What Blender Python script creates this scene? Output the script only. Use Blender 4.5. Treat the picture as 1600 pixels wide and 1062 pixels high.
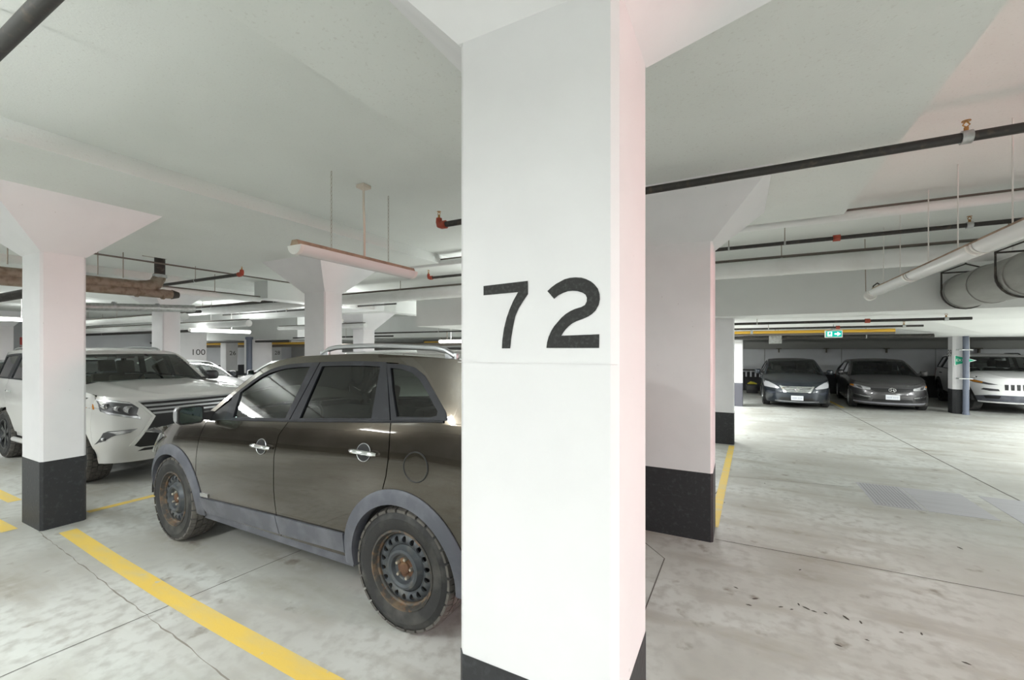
import bpy, bmesh, math, random
from mathutils import Vector, Matrix
for o in list(bpy.data.objects): bpy.data.objects.remove(o)
random.seed(7)
C = bpy.context.scene.collection
SC = bpy.context.scene
PI = math.pi

# ------------------------------------------------------------------ camera, world, exposure
FPX, CXP, HYP, CAMH = 672.0, 800.0, 546.0, 1.74
YAW = math.atan(355 / 672.0)
cY, sY = math.cos(YAW), math.sin(YAW)
cam = bpy.data.cameras.new('camera'); camo = bpy.data.objects.new('camera', cam); C.objects.link(camo)
cam.sensor_width = 36.0; cam.lens = 36.0 * FPX / 1600.0
cam.shift_y = (HYP - 531.0) / 1600.0
cam.clip_start = 0.05; cam.clip_end = 200
camo.location = (0, 0, CAMH); camo.rotation_euler = (PI / 2, 0, YAW)
SC.camera = camo
SC.view_settings.view_transform = 'Standard'
try: SC.view_settings.look = 'None'
except Exception: pass
SC.view_settings.gamma = 1.0
SC.view_settings.use_curve_mapping = False
SC.view_settings.exposure = 0.70
w = bpy.data.worlds.new('world'); SC.world = w; w.use_nodes = True
w.node_tree.nodes['Background'].inputs[0].default_value = (0.9, 0.95, 1.0, 1)
w.node_tree.nodes['Background'].inputs[1].default_value = 0.35
LAMP_W = 58.0

def onY(px, py, Y):
    a = (px - CXP) / FPX; z = Y / (sY * a + cY); l = a * z
    return (cY * l - sY * z, Y, CAMH + (HYP - py) * z / FPX)
def onZ(px, py, Z):
    z = (Z - CAMH) * FPX / (HYP - py); l = (px - CXP) / FPX * z
    return (cY * l - sY * z, sY * l + cY * z, Z)

# ------------------------------------------------------------------ materials
MATS = {}
def mat(name, col, rough=0.5, metal=0.0, noise=None, bump=0.0, bscale=60.0, coat=0.0, emit=None, spec=None):
    """noise = (scale, colour2, low, high, detail)"""
    if name in MATS: return MATS[name]
    m = bpy.data.materials.new(name); m.use_nodes = True; nt = m.node_tree; N = nt.nodes; L = nt.links
    b = N['Principled BSDF']
    b.inputs['Base Color'].default_value = (*col, 1); b.inputs['Roughness'].default_value = rough
    b.inputs['Metallic'].default_value = metal
    if coat: b.inputs['Coat Weight'].default_value = coat; b.inputs['Coat Roughness'].default_value = 0.03
    if spec is not None: b.inputs['Specular IOR Level'].default_value = spec
    if emit: b.inputs['Emission Color'].default_value = (*emit[0], 1); b.inputs['Emission Strength'].default_value = emit[1]
    if noise or bump:
        tc = N.new('ShaderNodeTexCoord')
    if noise:
        layers = noise if isinstance(noise, list) else [noise]
        prev = None
        for (sc, c2, lo, hi, det) in layers:
            n = N.new('ShaderNodeTexNoise'); n.inputs['Detail'].default_value = det
            mp = N.new('ShaderNodeMapping'); s3 = sc if isinstance(sc, tuple) else (sc, sc, sc)
            mp.inputs['Scale'].default_value = s3; n.inputs['Scale'].default_value = 1.0
            L.new(tc.outputs['Object'], mp.inputs[0]); L.new(mp.outputs[0], n.inputs['Vector'])
            r = N.new('ShaderNodeMapRange'); r.inputs[1].default_value = lo; r.inputs[2].default_value = hi
            L.new(n.outputs['Fac'], r.inputs[0])
            mx = N.new('ShaderNodeMix'); mx.data_type = 'RGBA'
            L.new(r.outputs[0], mx.inputs[0])
            if prev is None: mx.inputs[6].default_value = (*col, 1)
            else: L.new(prev, mx.inputs[6])
            mx.inputs[7].default_value = (*c2, 1); prev = mx.outputs[2]
        L.new(prev, b.inputs['Base Color'])
    if bump:
        n = N.new('ShaderNodeTexNoise'); n.inputs['Scale'].default_value = bscale; n.inputs['Detail'].default_value = 4
        L.new(tc.outputs['Object'], n.inputs['Vector'])
        bp = N.new('ShaderNodeBump'); bp.inputs['Strength'].default_value = bump; bp.inputs['Distance'].default_value = 0.01
        L.new(n.outputs['Fac'], bp.inputs['Height']); L.new(bp.outputs[0], b.inputs['Normal'])
    MATS[name] = m; return m

def glass(name, tint, refl=1.0):
    if name in MATS: return MATS[name]
    m = bpy.data.materials.new(name); m.use_nodes = True; nt = m.node_tree; N = nt.nodes; L = nt.links
    for n in list(N):
        if n.type != 'OUTPUT_MATERIAL': N.remove(n)
    out = [n for n in N if n.type == 'OUTPUT_MATERIAL'][0]
    t = N.new('ShaderNodeBsdfTransparent'); t.inputs[0].default_value = (*tint, 1)
    g = N.new('ShaderNodeBsdfGlossy'); g.inputs[0].default_value = (refl, refl, refl, 1); g.inputs[1].default_value = 0.03
    f = N.new('ShaderNodeFresnel'); f.inputs[0].default_value = 1.5
    mx = N.new('ShaderNodeMixShader'); L.new(f.outputs[0], mx.inputs[0]); L.new(t.outputs[0], mx.inputs[1]); L.new(g.outputs[0], mx.inputs[2])
    L.new(mx.outputs[0], out.inputs[0]); MATS[name] = m; return m

M_FLOOR = mat("floor_concrete", (0.57, 0.585, 0.56), 0.38, noise=[(0.7, (0.40, 0.395, 0.36), 0.42, 0.64, 8), ((0.9, 3.2, 1), (0.31, 0.285, 0.235), 0.50, 0.74, 10), (11.0, (0.43, 0.43, 0.405), 0.46, 0.66, 9), (4.5, (0.22, 0.19, 0.155), 0.63, 0.74, 12)], bump=0.06, bscale=40, spec=0.45)
M_DWALL = mat('grey_wall_paint', (0.16, 0.16, 0.165), 0.6, noise=[(0.8, (0.30, 0.30, 0.30), 0.45, 0.7, 4)])
M_WALL = mat('white_wall_paint', (0.76, 0.77, 0.77), 0.6, noise=[(1.2, (0.70, 0.70, 0.70), 0.45, 0.8, 4)], bump=0.05, bscale=25)
M_CEIL = mat('ceiling_paint', (0.72, 0.745, 0.72), 0.75, noise=[(0.8, (0.66, 0.685, 0.66), 0.45, 0.75, 5), (60.0, (0.62, 0.63, 0.60), 0.6, 0.75, 3)], bump=0.12, bscale=90)
M_BEAM = mat('beam_paint', (0.74, 0.755, 0.745), 0.7, noise=[(1.5, (0.69, 0.70, 0.69), 0.45, 0.8, 5)], bump=0.06, bscale=40)
M_COL = mat('column_paint', (0.78, 0.775, 0.79), 0.5, noise=[(2.5, (0.73, 0.725, 0.74), 0.45, 0.8, 5), (38.0, (0.45, 0.44, 0.42), 0.77, 0.80, 2)], bump=0.10, bscale=14)
M_BAND = mat('black_band_paint', (0.022, 0.023, 0.026), 0.55, noise=[(30.0, (0.06, 0.065, 0.07), 0.55, 0.85, 8)], bump=0.25, bscale=45)
M_STENCIL = mat('stencil_paint', (0.02, 0.02, 0.02), 0.7, noise=[(90.0, (0.07, 0.07, 0.07), 0.5, 0.8, 6)])
M_YEL = mat('yellow_line_paint', (0.78, 0.56, 0.12), 0.6, noise=[((3, 9, 3), (0.66, 0.54, 0.24), 0.45, 0.75, 8), (9.0, (0.55, 0.52, 0.42), 0.66, 0.72, 10)], bump=0.1, bscale=60)
M_JOINT = mat('joint_dark', (0.13, 0.12, 0.11), 0.9)
M_CRACK = mat('crack_dark', (0.27, 0.25, 0.22), 0.9)
M_BLKPIPE = mat('black_steel_pipe', (0.028, 0.026, 0.024), 0.5, 0.0, noise=[(25.0, (0.09, 0.07, 0.05), 0.55, 0.8, 6)])
M_WPIPE = mat('white_pipe_wrap', (0.78, 0.79, 0.78), 0.6, noise=[(3.0, (0.70, 0.70, 0.68), 0.5, 0.8, 5)], bump=0.1, bscale=20)
M_DKTOP = mat('dark_brown_matte', (0.16, 0.14, 0.12), 0.9)
M_RED = mat('red_fitting', (0.38, 0.06, 0.03), 0.5, noise=[(40.0, (0.22, 0.05, 0.03), 0.5, 0.8, 4)])
M_BRASS = mat('brass_sprinkler', (0.45, 0.25, 0.09), 0.35, 0.9)
M_STEEL = mat('galvanized', (0.50, 0.52, 0.52), 0.4, 0.8, noise=[(20.0, (0.36, 0.37, 0.36), 0.45, 0.7, 5)])
M_IRON = mat('cast_iron_tan', (0.28, 0.23, 0.18), 0.7, noise=[(12.0, (0.17, 0.12, 0.075), 0.45, 0.7, 6)], bump=0.2, bscale=40)
M_IRONDK = mat('cast_iron_black', (0.035, 0.03, 0.026), 0.6, noise=[(14.0, (0.10, 0.085, 0.07), 0.55, 0.7, 6)])
M_GREYPIPE = mat('grey_duct', (0.33, 0.33, 0.31), 0.55, 0.2, noise=[((4, 1, 4), (0.20, 0.20, 0.18), 0.4, 0.75, 8)], bump=0.1, bscale=30)
M_GAS = mat('yellow_gas_pipe', (0.72, 0.42, 0.04), 0.5)
M_DPIPE = mat('slate_pipe', (0.13, 0.15, 0.20), 0.4)
M_GREEN = mat('sign_green', (0.0, 0.36, 0.20), 0.5)
M_SIGNW = mat('sign_white', (0.85, 0.88, 0.86), 0.5)
M_EXITG = mat('exit_green', (0.0, 0.30, 0.24), 0.4, emit=((0.0, 0.42, 0.32), 0.6))
M_EXITW = mat('exit_white', (0.8, 0.95, 0.9), 0.4, emit=((0.8, 1.0, 0.95), 0.9))
M_FIXW = mat('fixture_white', (0.72, 0.71, 0.68), 0.5)
M_FIXTOP = mat('fixture_rusty_top', (0.40, 0.30, 0.22), 0.8, noise=[(12.0, (0.25, 0.18, 0.13), 0.4, 0.7, 5)])
M_TUBEOFF = mat('tube_lens_off', (0.72, 0.73, 0.72), 0.25)
M_TUBEON = mat('tube_lit', (0.9, 0.9, 0.9), 0.4, emit=((1.0, 1.0, 0.98), 7.0))
M_CHAIN = mat('chain_steel', (0.35, 0.31, 0.26), 0.4, 0.8)
M_CORD = mat('cord_cream', (0.62, 0.55, 0.47), 0.6)
M_WPANEL = mat('wall_panel_grey', (0.62, 0.63, 0.66), 0.7, noise=[(1.0, (0.54, 0.55, 0.58), 0.4, 0.75, 5)])
M_WHEAD = mat('wall_header_grey', (0.30, 0.30, 0.29), 0.7)
M_PLATE = mat('floor_plate', (0.47, 0.47, 0.50), 0.45, 0.25, noise=[((1, 40, 1), (0.38, 0.38, 0.40), 0.5, 0.7, 3)])
# car materials
M_BROWN = mat('paint_brown_metallic', (0.056, 0.046, 0.033), 0.20, 0.8, noise=[(3.0, (0.078, 0.066, 0.052), 0.45, 0.75, 6), (160.0, (0.11, 0.10, 0.085), 0.62, 0.8, 2)], coat=1.0)
M_WHITE = mat('paint_pearl_white', (0.66, 0.655, 0.64), 0.3, 0.0, coat=0.9)
M_WHITE2 = mat('paint_plain_white', (0.80, 0.80, 0.80), 0.3, 0.0, coat=0.8)
M_NAVY = mat('paint_dark_navy', (0.020, 0.027, 0.038), 0.3, 0.3, noise=[(2.5, (0.05, 0.06, 0.075), 0.5, 0.8, 5)], coat=0.9)
M_GREY = mat('paint_dark_grey', (0.075, 0.072, 0.075), 0.3, 0.5, noise=[(2.5, (0.10, 0.10, 0.105), 0.5, 0.8, 5)], coat=0.9)
M_CLAD = mat('grey_plastic_cladding', (0.085, 0.09, 0.11), 0.5, noise=[(6.0, (0.15, 0.155, 0.18), 0.45, 0.75, 6)], bump=0.1, bscale=200)
M_TRIM = mat('dark_trim', (0.014, 0.015, 0.020), 0.5, noise=[(9.0, (0.032, 0.034, 0.043), 0.5, 0.8, 4)], spec=0.35)
M_BLACK = mat('black_plastic', (0.012, 0.012, 0.013), 0.5)
M_INNER = mat('interior_black', (0.018, 0.018, 0.018), 0.8)
M_SEAT = mat('seat_fabric', (0.045, 0.043, 0.042), 0.85, bump=0.2, bscale=150)
M_SEATL = mat('seat_tan', (0.20, 0.17, 0.14), 0.7)
M_CHROME = mat('chrome', (0.78, 0.79, 0.80), 0.10, 1.0)
M_SATIN = mat('satin_silver', (0.48, 0.49, 0.51), 0.32, 0.9)
M_TYRE = mat('tyre_rubber', (0.024, 0.024, 0.025), 0.7, noise=[(6.0, (0.085, 0.082, 0.075), 0.48, 0.72, 8)], bump=0.15, bscale=120)
M_TREAD = mat('tread_dusty', (0.095, 0.088, 0.08), 0.85, noise=[(14.0, (0.15, 0.14, 0.125), 0.5, 0.8, 6)])
M_RIMSTEEL = mat('steel_rim_dirty', (0.07, 0.078, 0.088), 0.5, 0.3, noise=[(16.0, (0.14, 0.135, 0.12), 0.5, 0.8, 6)])
M_RUST = mat('rust', (0.12, 0.06, 0.035), 0.85, noise=[(22.0, (0.11, 0.06, 0.03), 0.45, 0.7, 8), (9.0, (0.24, 0.14, 0.07), 0.55, 0.75, 6)], bump=0.2, bscale=80)
M_RUSTRIM = mat('rust_patchy_rim', (0.055, 0.052, 0.048), 0.6, 0.1, noise=[(10.0, (0.16, 0.115, 0.075), 0.50, 0.62, 8), (30.0, (0.16, 0.09, 0.05), 0.55, 0.7, 5)], bump=0.1, bscale=90)
M_NUT = mat('lug_nut', (0.50, 0.46, 0.40), 0.35, 0.8)
M_ALLOYDK = mat('alloy_dark', (0.05, 0.052, 0.055), 0.3, 0.7)
M_ALLOY = mat('alloy_silver', (0.55, 0.56, 0.57), 0.3, 0.8)
M_LENS = glass('lamp_lens', (0.93, 0.93, 0.95))
M_LAMPIN = mat('lamp_reflector', (0.62, 0.62, 0.64), 0.2, 0.6)
M_LAMPDK = mat('lamp_dark', (0.07, 0.07, 0.075), 0.3, 0.3)
M_AMBER = mat('amber_lens', (0.55, 0.20, 0.02), 0.2)
M_REDL = mat('red_lens', (0.32, 0.01, 0.01), 0.2)
M_GLASS = glass('window_glass', (0.70, 0.82, 0.78))
M_GLASSDK = glass('privacy_glass', (0.30, 0.31, 0.29))
M_MIRROR = mat('mirror_glass', (0.35, 0.46, 0.44), 0.02, 1.0)
M_LICENSE = mat('licence_plate', (0.78, 0.80, 0.84), 0.45)
M_PLTXT = mat('plate_marks', (0.50, 0.53, 0.62), 0.5)

# ------------------------------------------------------------------ mesh helpers
def obj(name, verts, faces, m, parent=None, smooth=35):
    me = bpy.data.meshes.new(name); me.from_pydata([tuple(v) for v in verts], [], faces); me.validate()
    if smooth and len(me.polygons):
        me.shade_smooth(); me.set_sharp_from_angle(angle=math.radians(smooth))
    if isinstance(m, (list, tuple)):
        for q in m: me.materials.append(q)
    else: me.materials.append(m)
    o = bpy.data.objects.new(name, me); C.objects.link(o)
    if parent: o.parent = parent
    return o
def empty(name, loc=(0, 0, 0), rz=0.0, parent=None):
    o = bpy.data.objects.new(name, None); C.objects.link(o); o.location = loc; o.rotation_euler = (0, 0, rz)
    o.empty_display_size = 0.1
    if parent: o.parent = parent
    return o
def tag(o, label, cat, group=None):
    o['label'] = label; o['category'] = cat
    if group: o['group'] = group
    return o
def struct(o, label=None):
    o['kind'] = 'structure'
    if label: o['label'] = label
    return o

class MB:
    def __init__(s): s.v = []; s.f = []
    def add(s, vs, fs):
        n = len(s.v); s.v += [tuple(v) for v in vs]; s.f += [tuple(i + n for i in f) for f in fs]; return s
    def box(s, x0, x1, y0, y1, z0, z1):
        return s.add([(x0,y0,z0),(x1,y0,z0),(x1,y1,z0),(x0,y1,z0),(x0,y0,z1),(x1,y0,z1),(x1,y1,z1),(x0,y1,z1)],
                     [(0,3,2,1),(4,5,6,7),(0,1,5,4),(1,2,6,5),(2,3,7,6),(3,0,4,7)])
    def rbox(s, x0, x1, y0, y1, z0, z1, r, seg=2):
        bm = bmesh.new(); bmesh.ops.create_cube(bm, size=1)
        for v in bm.verts: v.co = ((x0+x1)/2 + v.co.x*(x1-x0), (y0+y1)/2 + v.co.y*(y1-y0), (z0+z1)/2 + v.co.z*(z1-z0))
        bmesh.ops.bevel(bm, geom=bm.edges[:], offset=r, segments=seg, affect='EDGES', profile=0.5)
        return s.bm(bm)
    def bm(s, bm):
        bm.verts.ensure_lookup_table(); bm.verts.index_update()
        s.add([v.co.copy() for v in bm.verts], [[v.index for v in f.verts] for f in bm.faces]); bm.free(); return s
    def tube(s, pts, r, seg=12, caps=True):
        pts = [Vector(p) for p in pts]; n = len(pts); rr = r if isinstance(r, (list, tuple)) else [r]*n
        vs = []; up = None
        for i, p in enumerate(pts):
            d = (pts[min(i+1, n-1)] - pts[max(i-1, 0)]).normalized()
            if up is None:
                up = Vector((0,0,1)) if abs(d.z) < 0.9 else Vector((1,0,0))
            a = d.cross(up).normalized(); b = a.cross(d).normalized(); up = b
            for k in range(seg):
                t = 2*PI*k/seg; vs.append(p + (a*math.cos(t) + b*math.sin(t))*rr[i])
        fs = [(i*seg+k, i*seg+(k+1) % seg, (i+1)*seg+(k+1) % seg, (i+1)*seg+k) for i in range(n-1) for k in range(seg)]
        if caps: fs += [tuple(range(seg-1, -1, -1)), tuple((n-1)*seg+k for k in range(seg))]
        return s.add(vs, fs)
    def lathe(s, prof, seg=48, axis='y', origin=(0,0,0)):
        """prof: list of (r, h)"""
        vs = []; o = Vector(origin)
        for (r, h) in prof:
            for k in range(seg):
                t = 2*PI*k/seg; a, b = r*math.cos(t), r*math.sin(t)
                vs.append(o + (Vector((a, h, b)) if axis == 'y' else Vector((a, b, h)) if axis == 'z' else Vector((h, a, b))))
        fs = [(i*seg+k, i*seg+(k+1) % seg, (i+1)*seg+(k+1) % seg, (i+1)*seg+k) for i in range(len(prof)-1) for k in range(seg)]
        return s.add(vs, fs)
    def build(s, name, m, parent=None, smooth=35): return obj(name, s.v, s.f, m, parent, smooth)

def poly_grid(poly, su, sv):
    bm = bmesh.new(); vs = [bm.verts.new((p[0], p[1], 0)) for p in poly]; bm.faces.new(vs)
    xs = [p[0] for p in poly]; ys = [p[1] for p in poly]
    for st, lo, hi, no in ((su, min(xs), max(xs), (1,0,0)), (sv, min(ys), max(ys), (0,1,0))):
        n = int((hi-lo)/st)
        for k in range(1, n+1):
            c = lo + (hi-lo)*k/(n+1)
            bmesh.ops.bisect_plane(bm, geom=bm.verts[:]+bm.edges[:]+bm.faces[:], plane_co=(c*no[0], c*no[1], 0), plane_no=no, dist=1e-5)
    bm.verts.ensure_lookup_table(); bm.verts.index_update()
    V = [(v.co.x, v.co.y) for v in bm.verts]; Fc = [[v.index for v in f.verts] for f in bm.faces]
    B = [(e.verts[0].index, e.verts[1].index) for e in bm.edges if e.is_boundary]
    bm.free(); return V, Fc, B
def panel(name, poly, fn, off, thick, m, parent, su=0.06, sv=0.06, smooth=35):
    V, Fc, B = poly_grid(poly, su, sv); n = len(V)
    vs = [fn(a, b, off) for a, b in V]; fs = list(Fc)
    bi = sorted({i for e in B for i in e}); mp = {i: n+k for k, i in enumerate(bi)}
    vs += [fn(V[i][0], V[i][1], off-thick) for i in bi]
    fs += [(a, b, mp[b], mp[a]) for a, b in B]
    return obj(name, vs, fs, m, parent, smooth)
def ring(name, outer, inner, fn, off, thick, m, parent, k=6):
    def res(P):
        R = []
        for i in range(len(P)):
            a, b = P[i], P[(i+1) % len(P)]
            R += [(a[0]+(b[0]-a[0])*j/k, a[1]+(b[1]-a[1])*j/k) for j in range(k)]
        return R
    O, I = res(outer), res(inner); n = len(O)
    vs = [fn(*p, off) for p in O]+[fn(*p, off) for p in I]+[fn(*p, off-thick) for p in O]+[fn(*p, off-thick) for p in I]
    fs = []
    for i in range(n):
        j = (i+1) % n
        fs += [(i, j, n+j, n+i), (i, j, 2*n+j, 2*n+i), (n+i, n+j, 3*n+j, 3*n+i)]
    return obj(name, vs, fs, m, parent)
def curve(pts):
    pts = sorted(pts); X = [p[0] for p in pts]; Y = [p[1] for p in pts]; n = len(X)
    d = [(Y[i+1]-Y[i])/(X[i+1]-X[i]) for i in range(n-1)]
    mm = [d[0]] + [0 if d[i-1]*d[i] <= 0 else 2*d[i-1]*d[i]/(d[i-1]+d[i]) for i in range(1, n-1)] + [d[-1]]
    def f(x):
        if x <= X[0]: return Y[0]
        if x >= X[-1]: return Y[-1]
        i = max(k for k in range(n-1) if X[k] <= x); h = X[i+1]-X[i]; t = (x-X[i])/h
        return (2*t**3-3*t*t+1)*Y[i]+(t**3-2*t*t+t)*h*mm[i]+(-2*t**3+3*t*t)*Y[i+1]+(t**3-t*t)*h*mm[i+1]
    return f
def arc(cx, cz, r, a0, a1, n=20):
    return [(cx+r*math.cos(math.radians(a0+(a1-a0)*k/n)), cz+r*math.sin(math.radians(a0+(a1-a0)*k/n))) for k in range(n+1)]
def text_mesh(s, size):
    cu = bpy.data.curves.new('txt', 'FONT'); cu.body = s; cu.size = size; cu.align_x = 'CENTER'; cu.align_y = 'CENTER'; cu.resolution_u = 4
    o = bpy.data.objects.new('txt', cu); C.objects.link(o)
    dg = bpy.context.evaluated_depsgraph_get(); me = bpy.data.meshes.new_from_object(o.evaluated_get(dg))
    bpy.data.objects.remove(o); return me
def text_obj(name, s, size, m, loc, rz, parent=None, sx=1.0, sy=1.0):
    """flat lettering standing upright, facing -Y when rz=0"""
    me = text_mesh(s, size); me.materials.clear(); me.materials.append(m)
    me.transform(Matrix.Rotation(PI/2, 4, 'X') @ Matrix.Diagonal((sx, sy, 1, 1)))
    o = bpy.data.objects.new(name, me); C.objects.link(o); o.location = loc; o.rotation_euler = (0, 0, rz)
    if parent: o.parent = parent
    return o

# ------------------------------------------------------------------ the setting
XL, XR, YB, YF, ZU, ZD = -30.0, 12.0, 21.0, -8.0, 3.30, 3.16
floor = struct(MB().box(XL, XR, YF, YB, -0.15, 0).build('floor', M_FLOOR, smooth=0), 'pale grey concrete garage floor with saw-cut joints')
ceiling = struct(MB().box(XL, XR, YF, YB, ZU, ZU+0.2).build('ceiling', M_CEIL, smooth=0), 'white painted concrete garage ceiling with drop panels')
wall_back = struct(MB().box(XL, XR, YB, YB+0.2, 0, ZU).build('wall_back', M_WHEAD, smooth=0), 'grey panelled far wall behind the parked cars')
wall_left = struct(MB().box(XL-0.2, XL, YF, YB, 0, ZU).build('wall_left', M_WPANEL, smooth=0), 'distant grey wall with a black painted base')
wall_right = struct(MB().box(XR, XR+0.2, YF, YB, 0, ZU).build('wall_right', M_WALL, smooth=0), 'white wall at the right end of the garage')
wall_front = struct(MB().box(XL, XR, YF-0.2, YF, 0, ZU).build('wall_front', M_DWALL, smooth=0), 'grey wall behind the viewpoint')
for wl, bx in ((wall_left, (XL, XL+0.01, YF, YB, 0, 0.72)), (wall_right, (XR-0.01, XR, YF, YB, 0, 0.66)), (wall_front, (XL, XR, YF, YF+0.01, 0, 0.66))):
    MB().box(*bx).build('black_band', M_BAND, wl, 0)
# far wall: panels with joints, header, black base and brackets
xj = [-14.0, -11.4, -8.8, -6.2, -3.6, -1.6, 0.95, 3.55, 6.3, 9.0, 11.9]
for a, b in zip(xj[:-1], xj[1:]):
    MB().box(a+0.012, b-0.012, YB-0.04, YB, 0.80, 1.76).build('panel', M_WPANEL, wall_back, 0)
MB().box(-14, XR, YB-0.03, YB, 0, 0.78).build('black_band', M_BAND, wall_back, 0)
MB().box(-14, XR, YB-0.30, YB, 1.80, 2.06).build('header', M_WHEAD, wall_back, 0)
for x in (1.45, 3.05, 4.9, 7.4):
    MB().box(x-0.02, x+0.02, YB-0.16, YB-0.03, 1.62, 1.80).box(x-0.09, x+0.09, YB-0.16, YB-0.1, 1.76, 1.80).build('bracket', M_DKTOP, wall_back, 0)
# bicycle-rail like balusters low on the far wall
rk = empty('guard_rail', (0.6, YB-0.35, 0)); tag(rk, 'low dark guard rail with pale uprights beside the navy sedan', 'rail')
MB().box(-0.75, 0.75, -0.03, 0.03, 0.86, 0.92).build('top_rail', M_BLACK, rk, 0)
MB().box(-0.75, 0.75, -0.03, 0.03, 0.56, 0.60).build('bottom_rail', M_BLACK, rk, 0)
for k in range(9):
    MB().box(-0.68+k*0.17-0.03, -0.68+k*0.17+0.03, -0.02, 0.02, 0.60, 0.86).build('upright', M_WPANEL, rk, 0)
for x in (-0.72, 0.72): MB().box(x-0.03, x+0.03, -0.03, 0.03, 0, 0.9).build('post', M_BLACK, rk, 0)
yb = empty('storage_box', (0.46, YB-1.2, 0)); tag(yb, 'small black box on the floor left of the navy sedan', 'box')
MB().rbox(-0.2, 0.2, -0.15, 0.15, 0, 0.34, 0.02).build('box_body', M_BLACK, yb)
MB().box(-0.21, 0.21, -0.16, 0.16, 0.30, 0.345).build('lid', M_BLACK, yb, 0)
yb = tag(empty('yellow_cloth', (0.46, YB-1.2, 0.0)), 'crumpled yellow cloth lying on the small black box', 'cloth')
mb = MB()
mb.tube([(-0.16, 0, 0.365), (-0.05, 0.02, 0.405), (0.05, -0.02, 0.395), (0.17, 0, 0.365)], [0.02, 0.06, 0.05, 0.02], 8)
mb.build('fold', mat('yellow_cloth', (0.6, 0.52, 0.05), 0.8), yb)

# ceiling drop panels, bulkheads and beams
def cblock(name, *b, m=M_CEIL): return MB().box(*b).build(name, m, ceiling, 0)
cblock('drop_panel', -1.91, 0.97, -3.0, 5.62, ZD, ZU)
cblock('drop_panel', -7.95, -4.37, -3.0, 5.95, ZD, ZU)
cblock('drop_panel', -14.0, -10.6, -3.0, 7.0, ZD, ZU)
cblock('drop_panel', 4.6, 8.0, -3.0, 5.62, ZD, ZU)
cblock('bulkhead', -7.15, XR, 8.40, YB, 2.32, ZU, m=M_BEAM)
cblock('bulkhead', XL, -17.3, 12.4, YB, 2.22, ZU, m=M_BEAM)
cblock('bulkhead', -17.3, -7.15, 15.5, YB, 2.30, ZU, m=M_BEAM)
cblock('cross_beam', XL, -9.0, 9.2, 9.7, 2.86, ZU, m=M_BEAM)
cblock('cross_beam', -9.9, -9.4, 6.0, 12.0, 2.9, ZU, m=M_BEAM)
# wide flared head over the column marked 39
mb = MB()
b0 = [(4.75, 13.2), (9.5, 13.2), (9.5, 17.2), (4.75, 17.2)]; b1 = [(3.4, 11.6), (10.8, 11.6), (10.8, 18.4), (3.4, 18.4)]
mb.add([(*p, 2.10) for p in b0]+[(*p, 2.32) for p in b1], [(0,3,2,1)]+[(i, (i+1) % 4, 4+(i+1) % 4, 4+i) for i in range(4)])
mb.build('flared_head', M_BEAM, ceiling, 0)

# floor joints, cracks and paint
def strip(name, pts, wd, m, z=0.0015, jit=0.0, parent=floor):
    vs = []; fs = []; n = len(pts)
    for i, p in enumerate(pts):
        a = Vector(pts[max(i-1, 0)]); b = Vector(pts[min(i+1, n-1)]); d = (b-a).normalized(); nn = Vector((-d.y, d.x))
        q = Vector(p); ww = wd*(1+random.uniform(-jit, jit))/2
        vs += [(q.x+nn.x*ww, q.y+nn.y*ww, z), (q.x-nn.x*ww, q.y-nn.y*ww, z)]
    for i in range(n-1): fs.append((2*i, 2*i+1, 2*i+3, 2*i+2))
    return obj(name, vs, fs, m, parent, 0)
def wig(a, b, n, amp):
    return [(a[0]+(b[0]-a[0])*k/n+random.uniform(-amp, amp), a[1]+(b[1]-a[1])*k/n+random.uniform(-amp, amp)) for k in range(n+1)]
strip('saw_cut_joint', [(-3.49, -3.0), (-3.47, 0.9), (-3.35, 2.6), (-3.3, 8.0)], 0.007, M_JOINT)
strip('saw_cut_joint', [(-0.20, 4.36), (0.92, 4.37), (6.0, 4.37)], 0.008, M_JOINT)
strip('saw_cut_joint', [(-0.57, 1.62), (-0.55, 3.76), (-0.78, 4.02)], 0.009, M_JOINT)
strip('saw_cut_joint', [(-0.2, 6.62), (1.28, 6.82)], 0.008, M_JOINT)
strip('saw_cut_joint', [(2.52, 18.0), (2.84, 7.4), (3.0, 4.4)], 0.02, M_JOINT)
strip('saw_cut_joint', [(-0.14, 6.4), (-0.33, 5.3)], 0.012, M_JOINT)
strip('crack', wig((-5.92, 1.52), (-2.2, 1.30), 60, 0.006), 0.006, M_CRACK, jit=0.7)
YL = [(-5.70, 1.66), (-4.58, 1.60), (-3.56, 1.56), (-2.9, 1.545), (-2.2, 1.535), (-1.7, 1.53)]
strip('yellow_bay_line', YL, 0.125, M_YEL, 0.002)['label'] = 'worn yellow bay line beside the brown vehicle'
strip('yellow_bay_line', [(-0.225, 4.66), (-0.12, 8.75)], 0.09, M_YEL, 0.002)
strip('yellow_bay_line', [(-6.17, 1.95), (-6.15, 4.6)], 0.10, M_YEL, 0.002)
strip('yellow_bay_line', [(-6.9, 1.39), (-6.20, 1.40)], 0.11, M_YEL, 0.002)
strip('yellow_bay_line', [(-9.5, 1.70), (-7.35, 1.70)], 0.11, M_YEL, 0.002)
strip('yellow_bay_line', [(2.75, 16.0), (2.62, 20)], 0.1, M_YEL, 0.002)
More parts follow.
